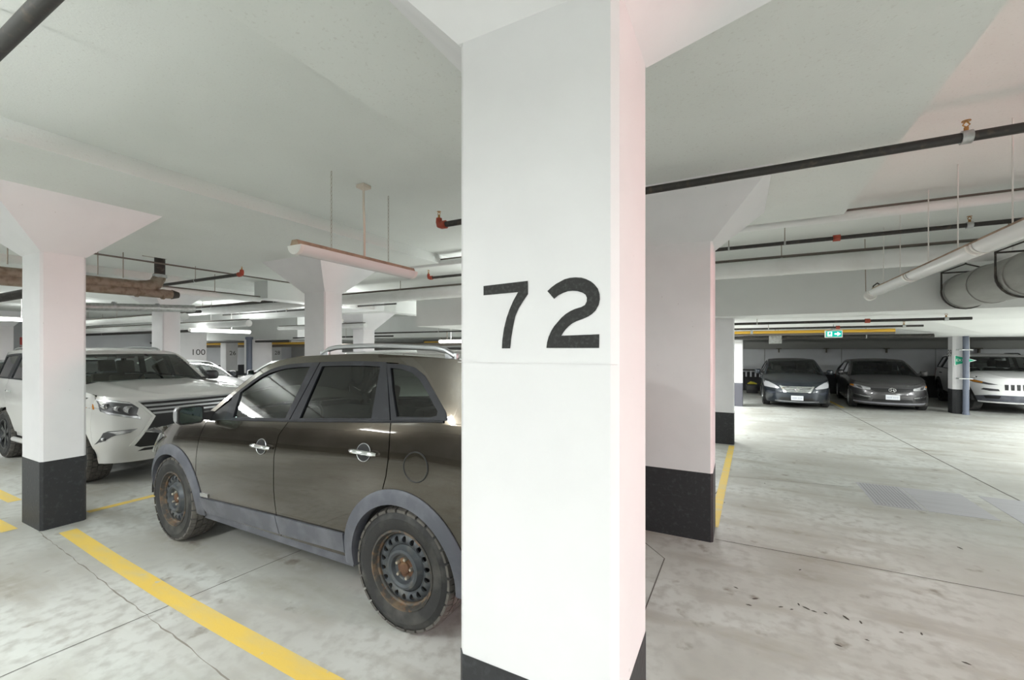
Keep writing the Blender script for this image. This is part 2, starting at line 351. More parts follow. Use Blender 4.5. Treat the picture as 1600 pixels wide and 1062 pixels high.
# debris and stains on the aisle floor
M_DEB = mat('debris_dark', (0.09, 0.08, 0.07), 0.9)
for (px, py) in [(1237, 952), (1260, 950), (1290, 958), (1322, 965), (1248, 944), (1408, 988), (1500, 856), (1310, 1008), (1150, 918), (1180, 935), (1250, 890), (1195, 755), (1132, 785), (1355, 1000), (1440, 990), (1510, 1036), (1272, 955), (1345, 972), (1170, 945), (1220, 948)]:
    x, y, _ = onZ(px, py, 0); s = random.uniform(0.006, 0.016); a = random.uniform(0, PI)
    mb = MB(); n = 6
    vs = [(x+s*math.cos(a)*1.8*math.cos(2*PI*k/n)-s*math.sin(a)*.6*math.sin(2*PI*k/n), y+s*math.sin(a)*1.8*math.cos(2*PI*k/n)+s*math.cos(a)*.6*math.sin(2*PI*k/n), 0.001) for k in range(n)]
    vs += [(x, y, 0.006)]
    mb.add(vs, [(k, (k+1) % n, n) for k in range(n)]).build('floor_speck', M_DEB, floor, 0)
# steel trench plates let into the aisle
tp = empty('trench_cover', (1.35, 6.18, 0)); tag(tp, 'row of flush steel trench plates in the aisle floor', 'floor hatch')
for (x0, x1) in ((0.0, 0.44), (0.455, 1.0), (1.16, 1.75), (1.765, 2.4)):
    MB().box(x0, x1, 0, 0.92, -0.01, 0.003).build('plate', M_PLATE, tp, 0)
for k in range(12): MB().box(0.03+k*0.033, 0.042+k*0.033, 0.03, 0.89, 0.004, 0.006).build('slot', mat('slot_grey', (0.33, 0.33, 0.35), 0.6), tp, 0)

# ------------------------------------------------------------------ columns
def prism(mb, x0, x1, y0, y1, z0, z1, ch):
    P = [(x0+ch, y0), (x1-ch, y0), (x1, y0+ch), (x1, y1-ch), (x1-ch, y1), (x0+ch, y1), (x0, y1-ch), (x0, y0+ch)]
    n = 8
    return mb.add([(*p, z0) for p in P]+[(*p, z1) for p in P], [tuple(range(n-1, -1, -1)), tuple(range(n, 2*n))]+[(i, (i+1) % n, n+(i+1) % n, n+i) for i in range(n)])
def column(label, x0, x1, y0, y1, band=0.64, capz=None, topz=ZD, flare=0.42, ch=0.02, bandmat=None):
    cx, cy = (x0+x1)/2, (y0+y1)/2
    r = empty('concrete_column', (cx, cy, 0)); tag(r, label, 'column', 'white concrete columns with black bases')
    a0, a1, c0, c1 = x0-cx, x1-cx, y0-cy, y1-cy
    prism(MB(), a0, a1, c0, c1, band, capz or topz, ch).build('shaft', M_COL, r, 0)
    prism(MB(), a0-0.002, a1+0.002, c0-0.002, c1+0.002, 0, band, ch).build('base_band', bandmat or M_BAND, r, 0)
    if capz:
        bt = [(a0, c0), (a1, c0), (a1, c1), (a0, c1)]; tp_ = [(a0-flare, c0-flare), (a1+flare, c0-flare), (a1+flare, c1+flare), (a0-flare, c1+flare)]
        MB().add([(*p, capz) for p in bt]+[(*p, topz) for p in tp_], [(0,3,2,1), (4,5,6,7)]+[(i, (i+1) % 4, 4+(i+1) % 4, 4+i) for i in range(4)]).build('capital', M_COL, r, 0)
    return r
c72 = column('near white column stencilled 72 in the middle of the picture', -0.84, -0.30, 1.20, 1.62, 0.72, 2.77, ZD, 0.42)
def px_poly(pts, Y): return [onY(720+p[0]*280/1487, 400+p[1]*280/1487, Y) for p in pts]
D7 = [(188,248),(556,205),(558,315),(520,370),(480,435),(452,500),(435,580),(420,670),(410,765),(340,765),(345,690),(358,600),(380,510),(405,440),(435,370),(475,298),(188,325)]
D2 = [(718,290),(750,260),(790,230),(860,192),(905,180),(950,176),(1000,178),(1040,190),(1080,210),(1110,235),(1138,270),(1152,315),(1154,360),(1145,405),(1120,450),(1090,480),(1060,500),(1010,522),(960,540),(925,558),(900,578),(870,608),(850,635),(835,660),(1150,648),(1148,762),(710,762),(716,715),(728,670),(750,620),(775,580),(805,545),(835,510),(870,480),(910,455),(950,437),(1000,422),(1030,405),(1045,375),(1046,345),(1035,320),(1010,303),(970,291),(930,287),(890,291),(850,305),(810,325),(775,355)]
for d, t in ((D7, 'digit 7'), (D2, 'digit 2')):
    P = px_poly(d, 1.1985)
    o = obj('stencil_digit', [(p[0]+0.57, p[1]-1.41, p[2]) for p in P], [tuple(range(len(P)))], M_STENCIL, c72, 0); o['label'] = 'black stencilled '+t
mb = MB().box(-0.27, 0.27, -0.2115, -0.2105, 1.697, 1.699); mb.build('form_seam', mat('seam', (0.73, 0.72, 0.73), 0.7), c72, 0)
column('white column at the left edge between the white and brown vehicles', -6.42, -5.91, 1.53, 1.86, 0.66, 2.68, ZD, 0.46)
c2 = column('wide white column right behind column 72 with a black base', -1.05, -0.21, 4.27, 4.72, 0.62, 2.72, ZD, 0.44)
column('white column with flared head rising behind the brown vehicle roof', -6.42, -5.91, 4.72, 5.08, 0.64, 2.68, ZD, 0.44)
column('thin white column at the aisle edge with black base, left of the navy sedan', -0.62, -0.08, 8.85, 9.2, 0.58, None, 2.32)
column('small far white column with a grey base just left of the navy sedan', -0.5, 0.10, 14.9, 15.2, 0.72, None, 2.32, bandmat=mat('grey_band', (0.09, 0.09, 0.11), 0.6))
column('white column behind the white vehicle roof under rusty pipe', -12.56, -12.0, 5.12, 5.48, 0.64, 2.68, ZD, 0.46)
cc = column('far white column with the number 100', -20.6, -20.0, 9.0, 10.1, 0.64, None, ZU)
text_obj('number_marking', '100', 0.34, M_STENCIL, (0.302, 0.22, 1.62), PI/2, cc, 1.1)
cc = column('far white column with the number 26', -23.5, -23.0, 12.5, 13.1, 0.64, None, 2.22)
text_obj('number_marking', '26', 0.30, M_STENCIL, (0.252, 0.03, 1.55), PI/2, cc, 1.1)
cc = column('far white column with the number 28', -23.5, -23.0, 14.75, 15.5, 0.64, None, 2.22)
text_obj('number_marking', '28', 0.30, M_STENCIL, (0.252, 0.12, 1.55), PI/2, cc, 1.1)
MB().box(0.25, 0.256, -0.30, -0.20, 1.2, 1.5).build('small_sign', M_GREEN, cc, 0)
column('plain far white column between columns 26 and 28', -20.6, -20.0, 12.0, 13.0, 0.64, None, 2.22)
column('white column with flared head far behind the brown vehicle roof', -11.4, -10.9, 10.2, 10.7, 0.64, 2.4, 3.0, 0.5)
column('far white column near the left picture edge behind the white vehicle', -27.0, -26.5, 5.6, 6.1, 0.64, 2.7, ZU, 0.4)
column('white column outside the picture on the right, added to hold the rosy lamp', 6.6, 7.1, 2.9, 3.4, 0.64, 2.68, ZD, 0.4)  # unseen column, added to carry the rosy lamp
c39 = column('white column numbered 39 with dark pipe, between grey sedan and white vehicle', 5.15, 5.49, 15.95, 16.35, 0.66, None, 2.12, ch=0.06)
text_obj('number_marking', '39', 0.27, M_STENCIL, (-0.172, 0.02, 1.63), -PI/2, c39, 0.95)
# green arrow sign on that column
sg = empty('arrow_sign', (5.37, 15.92, 1.45)); tag(sg, 'green arrow-shaped exit sign on the column numbered 39', 'sign')
tri = [(-0.20, -0.14), (0.23, 0.0), (-0.20, 0.14)]
for nm, s, yy, m in (('border', 1.0, 0.012, M_SIGNW), ('face', 0.90, 0.009, M_GREEN)):
    P = [((x+0.06)*s-0.06, yy, z*s) for x, z in tri]; Q = [((x+0.06)*s-0.06, yy+0.008, z*s) for x, z in tri]
    obj(nm, P+Q, [(0,1,2), (5,4,3), (0,3,4,1), (1,4,5,2), (2,5,3,0)], m, sg, 0)
text_obj('lettering', 'EXIT', 0.095, M_SIGNW, (-0.08, 0.006, 0.0), 0, sg)
dp = empty('drain_pipe', (5.36, 15.84, 0)); tag(dp, 'slate grey vertical drain pipe strapped to column 39', 'pipe')
MB().tube([(0, 0, 0), (0, 0, 2.12)], 0.062, 16).build('pipe', M_DPIPE, dp)
MB().tube([(0, 0, 0.0), (0, 0, 0.06)], 0.072, 16).build('pipe_collar', M_DPIPE, dp)
for z in (1.72, 0.95): MB().box(-0.16, 0.12, -0.07, 0.11, z, z+0.025).build('strap', M_STEEL, dp, 0)
# ------------------------------------------------------------------ wheels
def tyre_mesh(R, wd, ri, blocks):
    """axle along y, outer face towards +y; tread blocks as geometry when blocks"""
    h = wd/2; mb = MB(); Rb = R-0.010 if blocks else R
    mb.lathe([(ri-0.005, -h*0.80), (ri+0.012, -h*0.93), ((ri+R)/2, -h*1.02), (R-0.035, -h*0.96), (Rb-0.006, -h*0.84), (Rb, -h*0.70), (Rb, h*0.70), (Rb-0.006, h*0.84), (R-0.035, h*0.96),
              (R-0.055, h*1.0), ((ri+R)/2+0.012, h*1.03), ((ri+R)/2+0.010, h*1.045), ((ri+R)/2, h*1.03), (ri+0.022, h*0.97), (ri+0.012, h*0.93), (ri-0.005, h*0.80)], 64)
    nf = len(mb.f)
    if blocks:
        n = 56; rows = [(-0.98, -0.66), (-0.60, -0.24), (-0.18, 0.18), (0.24, 0.60), (0.66, 0.98)]
        for ri_, (a, b) in enumerate(rows):
            for k in range(n):
                st = (0.5 if ri_ % 2 else 0.0); t0 = 2*PI*(k+st+0.09)/n; t1 = 2*PI*(k+st+0.91)/n; sk = 0.020*(1 if k % 2 else -0.3)
                sh = abs(a+b)/2 > 0.5
                ra, rb = R, R
                if sh: (ra, rb) = (R-0.014, R) if a < 0 else (R, R-0.014)
                vs = []
                for (rr_a, rr_b) in ((R-0.03, R-0.03), (ra, rb)):
                    for (t, y, r) in ((t0, a*h, rr_a), (t1, a*h, rr_a), (t1+sk, b*h, rr_b), (t0+sk, b*h, rr_b)):
                        vs.append((r*math.cos(t), y, r*math.sin(t)))
                mb.add(vs, [(4,5,6,7), (0,1,5,4), (1,2,6,5), (2,3,7,6), (3,0,4,7)])
    me = bpy.data.meshes.new('tyre'); me.from_pydata(mb.v, [], mb.f); me.materials.append(M_TYRE); me.materials.append(M_TREAD)
    me.shade_smooth(); me.set_sharp_from_angle(angle=math.radians(32))
    if blocks:
        for i, p in enumerate(me.polygons):
            if i >= nf: p.material_index = 1
    return me
def to_mesh(mb, m, smooth=35):
    me = bpy.data.meshes.new('m'); me.from_pydata(mb.v, [], mb.f)
    for q in (m if isinstance(m, list) else [m]): me.materials.append(q)
    me.shade_smooth(); me.set_sharp_from_angle(angle=math.radians(smooth)); return me
def steel_rim(ri, h):
    """list of (name, mesh, children) : pressed steel wheel with a ring of oval holes"""
    y0 = h*0.90; out = []
    lip = MB().lathe([(ri+0.016, y0-0.006), (ri+0.014, y0+0.010), (ri+0.002, y0+0.012), (ri-0.004, y0-0.002), (ri-0.010, y0-0.020), (ri-0.020, y0-0.026), (ri-0.024, y0-0.05), (ri-0.026, y0-0.12)], 64)
    out.append(('rim_lip', to_mesh(lip, M_RUSTRIM)))
    d = MB(); ro, rc, yd = ri-0.024, ri*0.765, y0-0.024
    # hole band between r1 and r2
    r1, r2 = rc-0.034, rc+0.028; n = 18; m = 16
    yy = lambda r: yd-0.010+0.016*math.sin((r-r1)/(r2-r1)*PI)
    for k in range(n):
        t0, t1 = 2*PI*k/n, 2*PI*(k+1)/n; tc = (t0+t1)/2; O = []; I = []; J = []
        for j in range(m):
            a = 2*PI*j/m; ca, sa = math.cos(a), math.sin(a); q = 1/max(abs(ca), abs(sa))
            r = rc-0.002+(r2-r1)/2*ca*q; t = tc+(t1-t0)/2*sa*q
            O.append((r*math.cos(t), yy(r), r*math.sin(t)))
            r = rc+0.020*ca; t = tc+0.0155*sa/rc
            I.append((r*math.cos(t), yy(r)-0.002, r*math.sin(t))); J.append((r*math.cos(t), yy(r)-0.016, r*math.sin(t)))
        d.add(O+I+J, [(j, (j+1) % m, m+(j+1) % m, m+j) for j in range(m)]+[(m+j, m+(j+1) % m, 2*m+(j+1) % m, 2*m+j) for j in range(m)])
    d.lathe([(ro, yd-0.06), (ro, yd-0.012), (r2-0.002, yy(r2))], 72)
    d.lathe([(r1-0.002, yy(r1)), (r1-0.008, yd-0.004), (0.120, yd+0.022), (0.105, yd+0.026), (0.090, yd+0.018), (0.080, yd-0.006), (0.070, yd-0.012), (0.034, yd-0.012)], 72)
    out.append(('wheel_disc', to_mesh(d, M_RIMSTEEL)))
    out.append(('hub_cap', to_mesh(MB().lathe([(0.062, yd-0.011), (0.040, yd-0.008), (0.036, yd+0.004), (0.028, yd+0.008), (0.0, yd+0.008)], 32), M_RUST)))
    for k in range(5):
        t = 2*PI*k/5+0.5; c = (0.058*math.cos(t), 0, 0.058*math.sin(t))
        out.append(('lug_nut', to_mesh(MB().lathe([(0.0125, yd-0.012), (0.0125, yd+0.010), (0.009, yd+0.016), (0.0, yd+0.017)], 6, origin=c), M_NUT)))
    out.append(('brake_drum', to_mesh(MB().lathe([(ro, yd-0.055), (0.0, yd-0.055)], 32), M_BLACK)))
    return out
def alloy_rim(ri, h, m, n=5, twin=True):
    y0 = h*0.92; out = []
    out.append(('rim_lip', to_mesh(MB().lathe([(ri+0.012, y0-0.006), (ri+0.010, y0+0.008), (ri-0.002, y0+0.009), (ri-0.010, y0-0.006), (ri-0.020, y0-0.05), (ri-0.022, y0-0.13)], 56), m)))
    d = MB()
    for k in range(n):
        for s in ((-0.13, 0.13) if twin else (0,)):
            t = 2*PI*k/n+PI/2; t2 = t+s; w0, w1 = 0.020, 0.016 if twin else 0.03
            a = Vector((math.cos(t), 0, math.sin(t))); b = Vector((math.cos(t2), 0, math.sin(t2))); na = Vector((-math.sin(t), 0, math.cos(t)))
            p0 = a*0.04; p1 = b*(ri-0.004)
            vs = []
            for (p, w_, yt) in ((p0, w0, y0-0.010), (p1, w1, y0-0.004)):
                vs += [p-na*w_*1.3+Vector((0, yt-0.03, 0)), p-na*w_+Vector((0, yt, 0)), p+na*w_+Vector((0, yt, 0)), p+na*w_*1.3+Vector((0, yt-0.03, 0))]
            d.add(vs, [(0,1,5,4), (1,2,6,5), (2,3,7,6)])
    d.lathe([(0.062, y0-0.03), (0.058, y0-0.006), (0.030, y0-0.002), (0.0, y0-0.002)], 32)
    out.append(('spokes', to_mesh(d, m)))
    out.append(('brake_disc', to_mesh(MB().lathe([(ri-0.02, y0-0.10), (0.15, y0-0.09), (0.0, y0-0.09)], 32), M_BLACK)))
    return out

# ------------------------------------------------------------------ car body builder
def build_car(name, label, loc, rz, S, group=None):
    root = empty(name, loc, rz); tag(root, label, 'car', group)
    Wm, wb, un0, ur0, R, zs = S['W']/2, S['wb']/2, S['nose'], S['tail'], S['R'], S['sill']
    ua, ub, nf, nr = wb-0.15, -wb-0.1, S.get('nf', 2.6), 3.6
    paint = S['paint']; clad = S.get('clad', paint)
    zb = curve(S['belt']); xn = curve(S['noseprof']); zr = curve(S['rail'])
    sec = curve(S.get('sec', [(0, .955), (.2, .985), (.45, 1.0), (.7, .995), (.9, .97), (1, .945)]))
    tum = S.get('tum', 0.36); Ra = S.get('Ra', R+0.06)
    def P(u, z):
        if u > ua:
            t = min(1, (u-ua)/(xn(z)-ua)); return Wm*max(0, 1-t**nf)**(1/nf)
        if u < ub:
            t = min(1, (ub-u)/(ub-ur0)); return Wm*max(0, 1-t**nr)**(1/nr)
        return Wm
    def sc(u, z): return sec(max(0, min(1, (z-zs)/(zb(u)-zs))))
    def W(u, z):
        b = zb(u)
        if z <= b: return P(u, z)*sc(u, z)
        return P(min(u, ua), z)*sec(1)-tum*(z-b)
    def F(y, z):
        u = un0-0.1
        for _ in range(3):
            q = min(0.999, abs(y)/(Wm*sc(u, z))); u = ua+(xn(z)-ua)*(1-q**nf)**(1/nf)
        return u
    def side(sg):
        def fn(u, z, off):
            w0 = W(u, z)
            if u < ua or u > xn(z)-0.004: return (u, sg*(w0+off), z)
            s_ = (W(u+0.002, z)-W(u-0.002, z))/0.004; L_ = math.hypot(s_, 1)
            return (u-off*s_/L_, sg*(w0+off/L_), z)
        return fn
    front = lambda y, z, off: (F(y, z)+off, y, z)
    us = wb+Ra+0.01; usr = -wb-Ra-0.01
    zlow = S.get('zlow', zs)
    # front fascia (bumper cover) wrapping round both corners
    def wrap(nose, z0f, z1f, nt=30, nz=14):
        vs = []; fs = []
        for i in range(nz+1):
            row = []
            for k in range(nt+1):
                zz = z0f+(z1f-z0f)*i/nz
                if nose:
                    u = un0-0.1
                    ph0 = math.asin(min(1, ((us-ua)/(xn(zz)-ua))**(nf/2))); ph = ph0+(PI/2-ph0)*k/nt
                    zt = zz
                    u = ua+(xn(zt)-ua)*math.sin(ph)**(2/nf)
                    top = zb(u); zt = z0f+(top-0.004-z0f)*i/nz
                    ph0 = math.asin(min(1, ((us-ua)/(xn(zt)-ua))**(nf/2))); ph = ph0+(PI/2-ph0)*k/nt
                    u = ua+(xn(zt)-ua)*math.sin(ph)**(2/nf); y = Wm*sc(u, zt)*max(0, math.cos(ph))**(2/nf)
                else:
                    ph0 = math.asin(min(1, ((ub-usr)/(ub-ur0))**(nr/2))); ph = ph0+(PI/2-ph0)*k/nt
                    u = ub-(ub-ur0)*math.sin(ph)**(2/nr); top = zb(u); zt = z0f+(top-z0f)*i/nz
                    y = Wm*sc(u, zt)*max(0, math.cos(ph))**(2/nr)
                row.append((u, y, zt))
            row = row+[(u, -y, z) for (u, y, z) in row[-2::-1]]; vs += row
        n = 2*nt+1
        for i in range(nz):
            for k in range(n-1): fs.append((i*n+k, i*n+k+1, (i+1)*n+k+1, (i+1)*n+k))
        return vs, fs
    zfb = S.get('zfb', zs+0.02)
    v, f = wrap(True, zfb, 0); obj('front_bumper', v, f, paint, root, 50)
    v, f = wrap(False, S.get('zrb', zs+0.08), 0); obj('rear_bumper', v, f, paint, root, 50)
    # hood
    uc = S['cowl']; vs = []; nb = 16; rows = 26; ur = []
    for i in range(rows+1):
        t = i/rows; ur.append(uc+(xn(zb(un0))-uc)*math.sin(t*PI/2))
    for u in ur:
        zz = zb(u); yb_ = max(0.004, W(u, zz)); cr = S['hoodcrown']*min(1, (yb_/Wm))**0.6
        for k in range(-nb, nb+1):
            b = k/nb; cre = 0
            if S.get('crease'): cre = S['crease']*math.exp(-((abs(b)-0.62)/0.07)**2)*min(1, yb_/Wm*1.2)
            vs.append((u, b*yb_, zz+cr*(1-abs(b)**2.6)+cre))
    n = 2*nb+1
    obj('hood', vs, [(i*n+k, i*n+k+1, (i+1)*n+k+1, (i+1)*n+k) for i in range(rows) for k in range(n-1)], paint, root, 60)
    # canopy: windshield, roof, rear glass and the painted pillars beside them
    us_ = S['canopy']           # list of (u, z, bulge, crown) from cowl to tail along the roof edge
    uh, ut = S['header'], S['rearhead']
    bu = curve([(p[0], p[2]) for p in us_]); cr = curve([(p[0], p[3]) for p in us_])
    u0, u1 = S['rail'][0][0] if S['rail'][0][0] > 0 else max(p[0] for p in S['rail']), min(p[0] for p in S['rail'])
    u0 = max(p[0] for p in S['rail'])
    def cp(u, b, off=0.0):
        z = zr(u); ye = W(u, z)
        return (u+bu(u)*(1-b*b)+off*0.6, b*ye, z+cr(u)*(1-abs(b)**2.4)+off)
    def patch(nm, ua_, ub_, b0, b1, m, off=0.0, nu=14, nbb=18, sm=60):
        vs = [cp(ua_+(ub_-ua_)*i/nu, b0+(b1-b0)*k/nbb, off) for i in range(nu+1) for k in range(nbb+1)]; q = nbb+1
        return obj(nm, vs, [(i*q+k, i*q+k+1, (i+1)*q+k+1, (i+1)*q+k) for i in range(nu) for k in range(nbb)], m, root, sm)
    pw = 0.925
    patch('windshield', u0-0.03, uh+0.02, -pw, pw, M_GLASS)
    patch('cowl_panel', u0+0.02, u0-0.05, -1, 1, M_BLACK, 0.004)
    for sgn in (-1, 1):
        patch('windshield_pillar', u0, uh, sgn*pw, sgn, paint, 0.002, 14, 3)
    patch('windshield_top_shade', uh+0.10, uh+0.02, -pw, pw, M_BLACK, -0.004, 3)
    patch('roof', uh+0.02, ut, -1, 1, paint, 0.0, 20, 22)
    patch('rear_window', ut, u1+0.12, -0.86, 0.86, M_GLASSDK, 0.0)
    for sgn in (-1, 1): patch('rear_pillar', ut, u1, sgn*0.86, sgn, paint, 0.002, 10, 3)
    patch('tailgate', u1+0.12, u1-0.01, -0.87, 0.87, paint, 0.001, 4)
    if S.get('trunk'):
        vs = []; 
        for i in range(11):
            u = u1+0.05+(ur0-u1-0.05)*math.sin(i/10*PI/2); z = zb(u); y = max(0.004, W(u, z))
            vs += [(u, y*k/8, z+0.03*(1-abs(k/8)**2.6)*min(1, y/Wm)) for k in range(-8, 9)]
        obj('trunk_lid', vs, [(i*17+k, i*17+k+1, (i+1)*17+k+1, (i+1)*17+k) for i in range(10) for k in range(16)], paint, root, 60)
    g = S.get('gap', 0.004); fu, bs, rs = S['fshut'], S['bshut'], S['rshut']      # door cut lines: lists of (u,z) bottom -> top (belt)
    g_t = S.get('doortop', 0.055); gl_t = g_t+S.get('frame', 0.03)
    zcb, zct = S.get('cladbot', zs), S.get('cladtop', zs+0.02)
    def beltline(a, b, n=14, d=0.0): return [(a+(b-a)*k/n, zb(a+(b-a)*k/n)+d) for k in range(n+1)]
    def railline(a, b, d, n=14): return [(a+(b-a)*k/n, zr(a+(b-a)*k/n)-d) for k in range(n+1)]
    def archpts(cu, r, lo, front_to_rear=True):
        a = math.degrees(math.asin(max(-1, min(1, (lo-R)/r)))); pts = arc(cu, R, r, a, 180-a, 28); return pts
    for sg in (1, -1):
        fn = side(sg)
        # fender: door cut -> over the arch -> fascia edge
        ap = archpts(wb, Ra, zs+0.02)
        poly = [(ap[-1][0], ap[-1][1])]
        lowshut = [p for p in fu if p[1] > zs+0.03]
        poly = [(fu[0][0]+g, fu[0][1])]+[(p[0]+g, p[1]) for p in fu[1:]]+beltline(fu[-1][0]+g, us-0.003)[1:]+[(us-0.003, R+0.02)]
        ap2 = [p for p in ap if True]
        ap2 = arc(wb, R, Ra, 3, 180-math.degrees(math.asin(max(-1, min(1, (zs+0.02-R)/Ra)))) , 30)
        ap2 = [p for p in ap2 if p[0] > fu[0][0]+g+0.004 or p[1] > fu[0][1]+0.1]
        poly = poly+ap2
        panel('front_fender', poly, fn, 0, 0.02, paint, root, 0.07, 0.06)
        # front door
        d = [(p[0]-g, p[1]) for p in fu]; b = [(p[0]+g, p[1]) for p in bs]
        fd = panel('front_door', d+beltline(d[-1][0], b[-1][0])[1:-1]+b[::-1], fn, 0, 0.025, paint, root, 0.07, 0.06)
        # rear door, cut by the arch
        b2 = [(p[0]-g, p[1]) for p in bs]; r2 = [(p[0]+g, p[1]) for p in rs]
        ra = arc(-wb, R, Ra+0.004, math.degrees(math.asin(max(-1, min(1, (zs+0.02-R)/Ra)))), 88, 24)
        ra = [p for p in ra if p[0] > r2[0][0]+0.01 and p[1] >= b2[0][1]]
        rd = panel('rear_door', b2+beltline(b2[-1][0], r2[-1][0])[1:-1]+r2[::-1]+ra[::-1], fn, 0, 0.025, paint, root, 0.07, 0.06)
        # quarter panel
        r3 = [(p[0]-g, p[1]) for p in rs]
        qa = [p for p in arc(-wb, R, Ra, 88, 177, 26) if p[0] < r3[0][0]-0.004]
        panel('quarter_panel', r3+beltline(r3[-1][0], usr+0.003)[1:]+[(usr+0.003, R+0.02)]+qa[::-1], fn, 0, 0.02, paint, root, 0.07, 0.06)
        # sill
        panel('side_sill', [(wb-Ra-0.0, zs-0.02), (wb-Ra, zs+0.05), (-wb+Ra, zs+0.05), (-wb+Ra, zs-0.02)], fn, -0.015, 0.1, S.get('sillmat', clad), root, 0.2, 0.05)
        # wheel arch liners
        for cu in (wb, -wb):
            A = arc(cu, R, Ra+0.012, -3, 183, 24); n = len(A); mb = MB()
            mb.add([(p[0], sg*(Wm-0.05), p[1]) for p in A]+[(p[0], sg*(Wm-0.42), p[1]) for p in A]+[(cu, sg*(Wm-0.42), R)], [(i, i+1, n+i+1, n+i) for i in range(n-1)]+[(n+i, n+i+1, 2*n) for i in range(n-1)])
            mb.build('wheel_arch_liner', M_INNER, root)
        # greenhouse
        panel('roof_side_rail', railline(u0-0.02, u1+0.02, 0.0, 40)+railline(u1+0.02, u0-0.02, g_t, 40), lambda u, z, off: fn(u, max(z, zb(u)-0.02), off), 0.0, 0.02, paint, root, 0.06, 0.05)
        for (nm, par, o_, i_, gm) in S['windows']:
            par_ = {'front_door': fd, 'rear_door': rd}.get(par, root)
            def winpoly(w_, gt, dz, n=10):
                if isinstance(w_, list): return w_
                u0b, u0t, u1b, u1t = w_
                return beltline(u0b, u1b, n, dz)+[(u1t+(u0t-u1t)*k/n, zr(u1t+(u0t-u1t)*k/n)-gt) for k in range(n+1)]
            O = winpoly(o_, g_t, 0.002); I = winpoly(i_, gl_t, 0.022)
            ring('window_frame', O, I, fn, 0.004, 0.03, S.get('framemat', M_TRIM), par_, 2)
            panel('window_glass', I, fn, -0.008, 0.003, gm, par_, 0.12, 0.08)
        for q in S.get('sidepaint', []):
            panel('rear_quarter_upper', q, lambda u, z, off: fn(u, z, off), 0.001, 0.02, paint, root, 0.08, 0.08)
        # door handles
        for (par, hu, hz) in S['handles']:
            par_ = fd if par == 'f' else rd
            if S.get('dish'):
                Wd = W(hu, hz); A = []
                mb = MB(); n = 24; rr = 0.058
                prof = [(1.0, 0.002), (0.93, 0.003), (0.85, -0.004), (0.6, -0.022), (0.0, -0.030)]
                vs = []
                for (q, dd) in prof:
                    for k in range(n):
                        a = 2*PI*k/n; uu, zz = hu+0.0+rr*q*math.cos(a)*1.05, hz+rr*q*math.sin(a)*0.98
                        vs.append(fn(uu, zz, 0.005))
                mb.add(vs, [(i*n+k, i*n+(k+1) % n, (i+1)*n+(k+1) % n, (i+1)*n+k) for i in range(len(prof)-1) for k in range(n)])
                mb.build('handle_cup', M_BLACK, par_)
                mb = MB(); pts = [fn(hu+rr*1.05*math.cos(2*PI*k/n), hz+rr*0.98*math.sin(2*PI*k/n), 0.005) for k in range(n+1)]
                mb.tube(pts, 0.0025, 6, False).build('cup_rim', M_SATIN, par_)
            hl = S.get('hl', 0.115); mb = MB()
            pts = [fn(hu-hl+2*hl*k/8, hz+0.006*math.sin(PI*k/8), 0.012+0.020*math.sin(PI*k/8)**0.5) for k in range(9)]
            mb.tube(pts, [0.010]+[0.0155]*7+[0.010], 10)
            mb.build('door_handle', S.get('handlemat', paint), par_)
        # door mirror
        mu, mz, ml = S['mirror']; ym = W(mu, zb(mu))
        mo = MB(); bm = bmesh.new(); bmesh.ops.create_uvsphere(bm, u_segments=20, v_segments=12, radius=1)
        def sq(a, e): return math.copysign(abs(a)**e, a)
        for vv in bm.verts:
            x, y, z = vv.co; x, y, z = sq(x, .65), sq(y, .6), sq(z, .6)
            vv.co = (mu+0.03+(0.10 if x > 0 else 0.035)*x*(1-0.25*abs(y)), sg*(ym+0.055+ml/2+y*ml/2), mz+z*0.082+0.01*y*0)
        mo.bm(bm); mir = mo.build('door_mirror', [S.get('mirrormat', paint)], root, 40)
        MB().add([(mu+0.0, sg*(ym-0.03), mz-0.07), (mu+0.09, sg*(ym-0.03), mz-0.07), (mu+0.09, sg*(ym+0.09), mz-0.04), (mu+0.02, sg*(ym+0.09), mz-0.04),
                  (mu+0.0, sg*(ym-0.03), mz+0.01), (mu+0.09, sg*(ym-0.03), mz+0.01), (mu+0.09, sg*(ym+0.09), mz+0.01), (mu+0.02, sg*(ym+0.09), mz+0.01)],
                 [(0,3,2,1), (4,5,6,7), (0,1,5,4), (1,2,6,5), (2,3,7,6), (3,0,4,7)]).build('mirror_arm', M_BLACK, mir, 0)
        O = [(sg*(ym+0.055+ml/2+a*ml*0.47), mz+b*0.072) for a, b in ((-1,-.75), (-.8,-1), (.8,-1), (1,-.75), (1,.7), (.75,1), (-.8,1), (-1,.75))]
        I = [(sg*(ym+0.055+ml/2)+(y-sg*(ym+0.055+ml/2))*0.88, mz+(z-mz)*0.86) for y, z in O]
        xx = mu-0.006
        MB().add([(xx, *p) for p in O]+[(xx+0.03, *p) for p in O], [tuple(range(8))]+[(i, (i+1) % 8, 8+(i+1) % 8, 8+i) for i in range(8)]).build('mirror_frame', M_BLACK, mir, 0)
        obj('mirror_glass', [(xx-0.002, *p) for p in I], [tuple(range(8))], M_MIRROR, mir, 0)
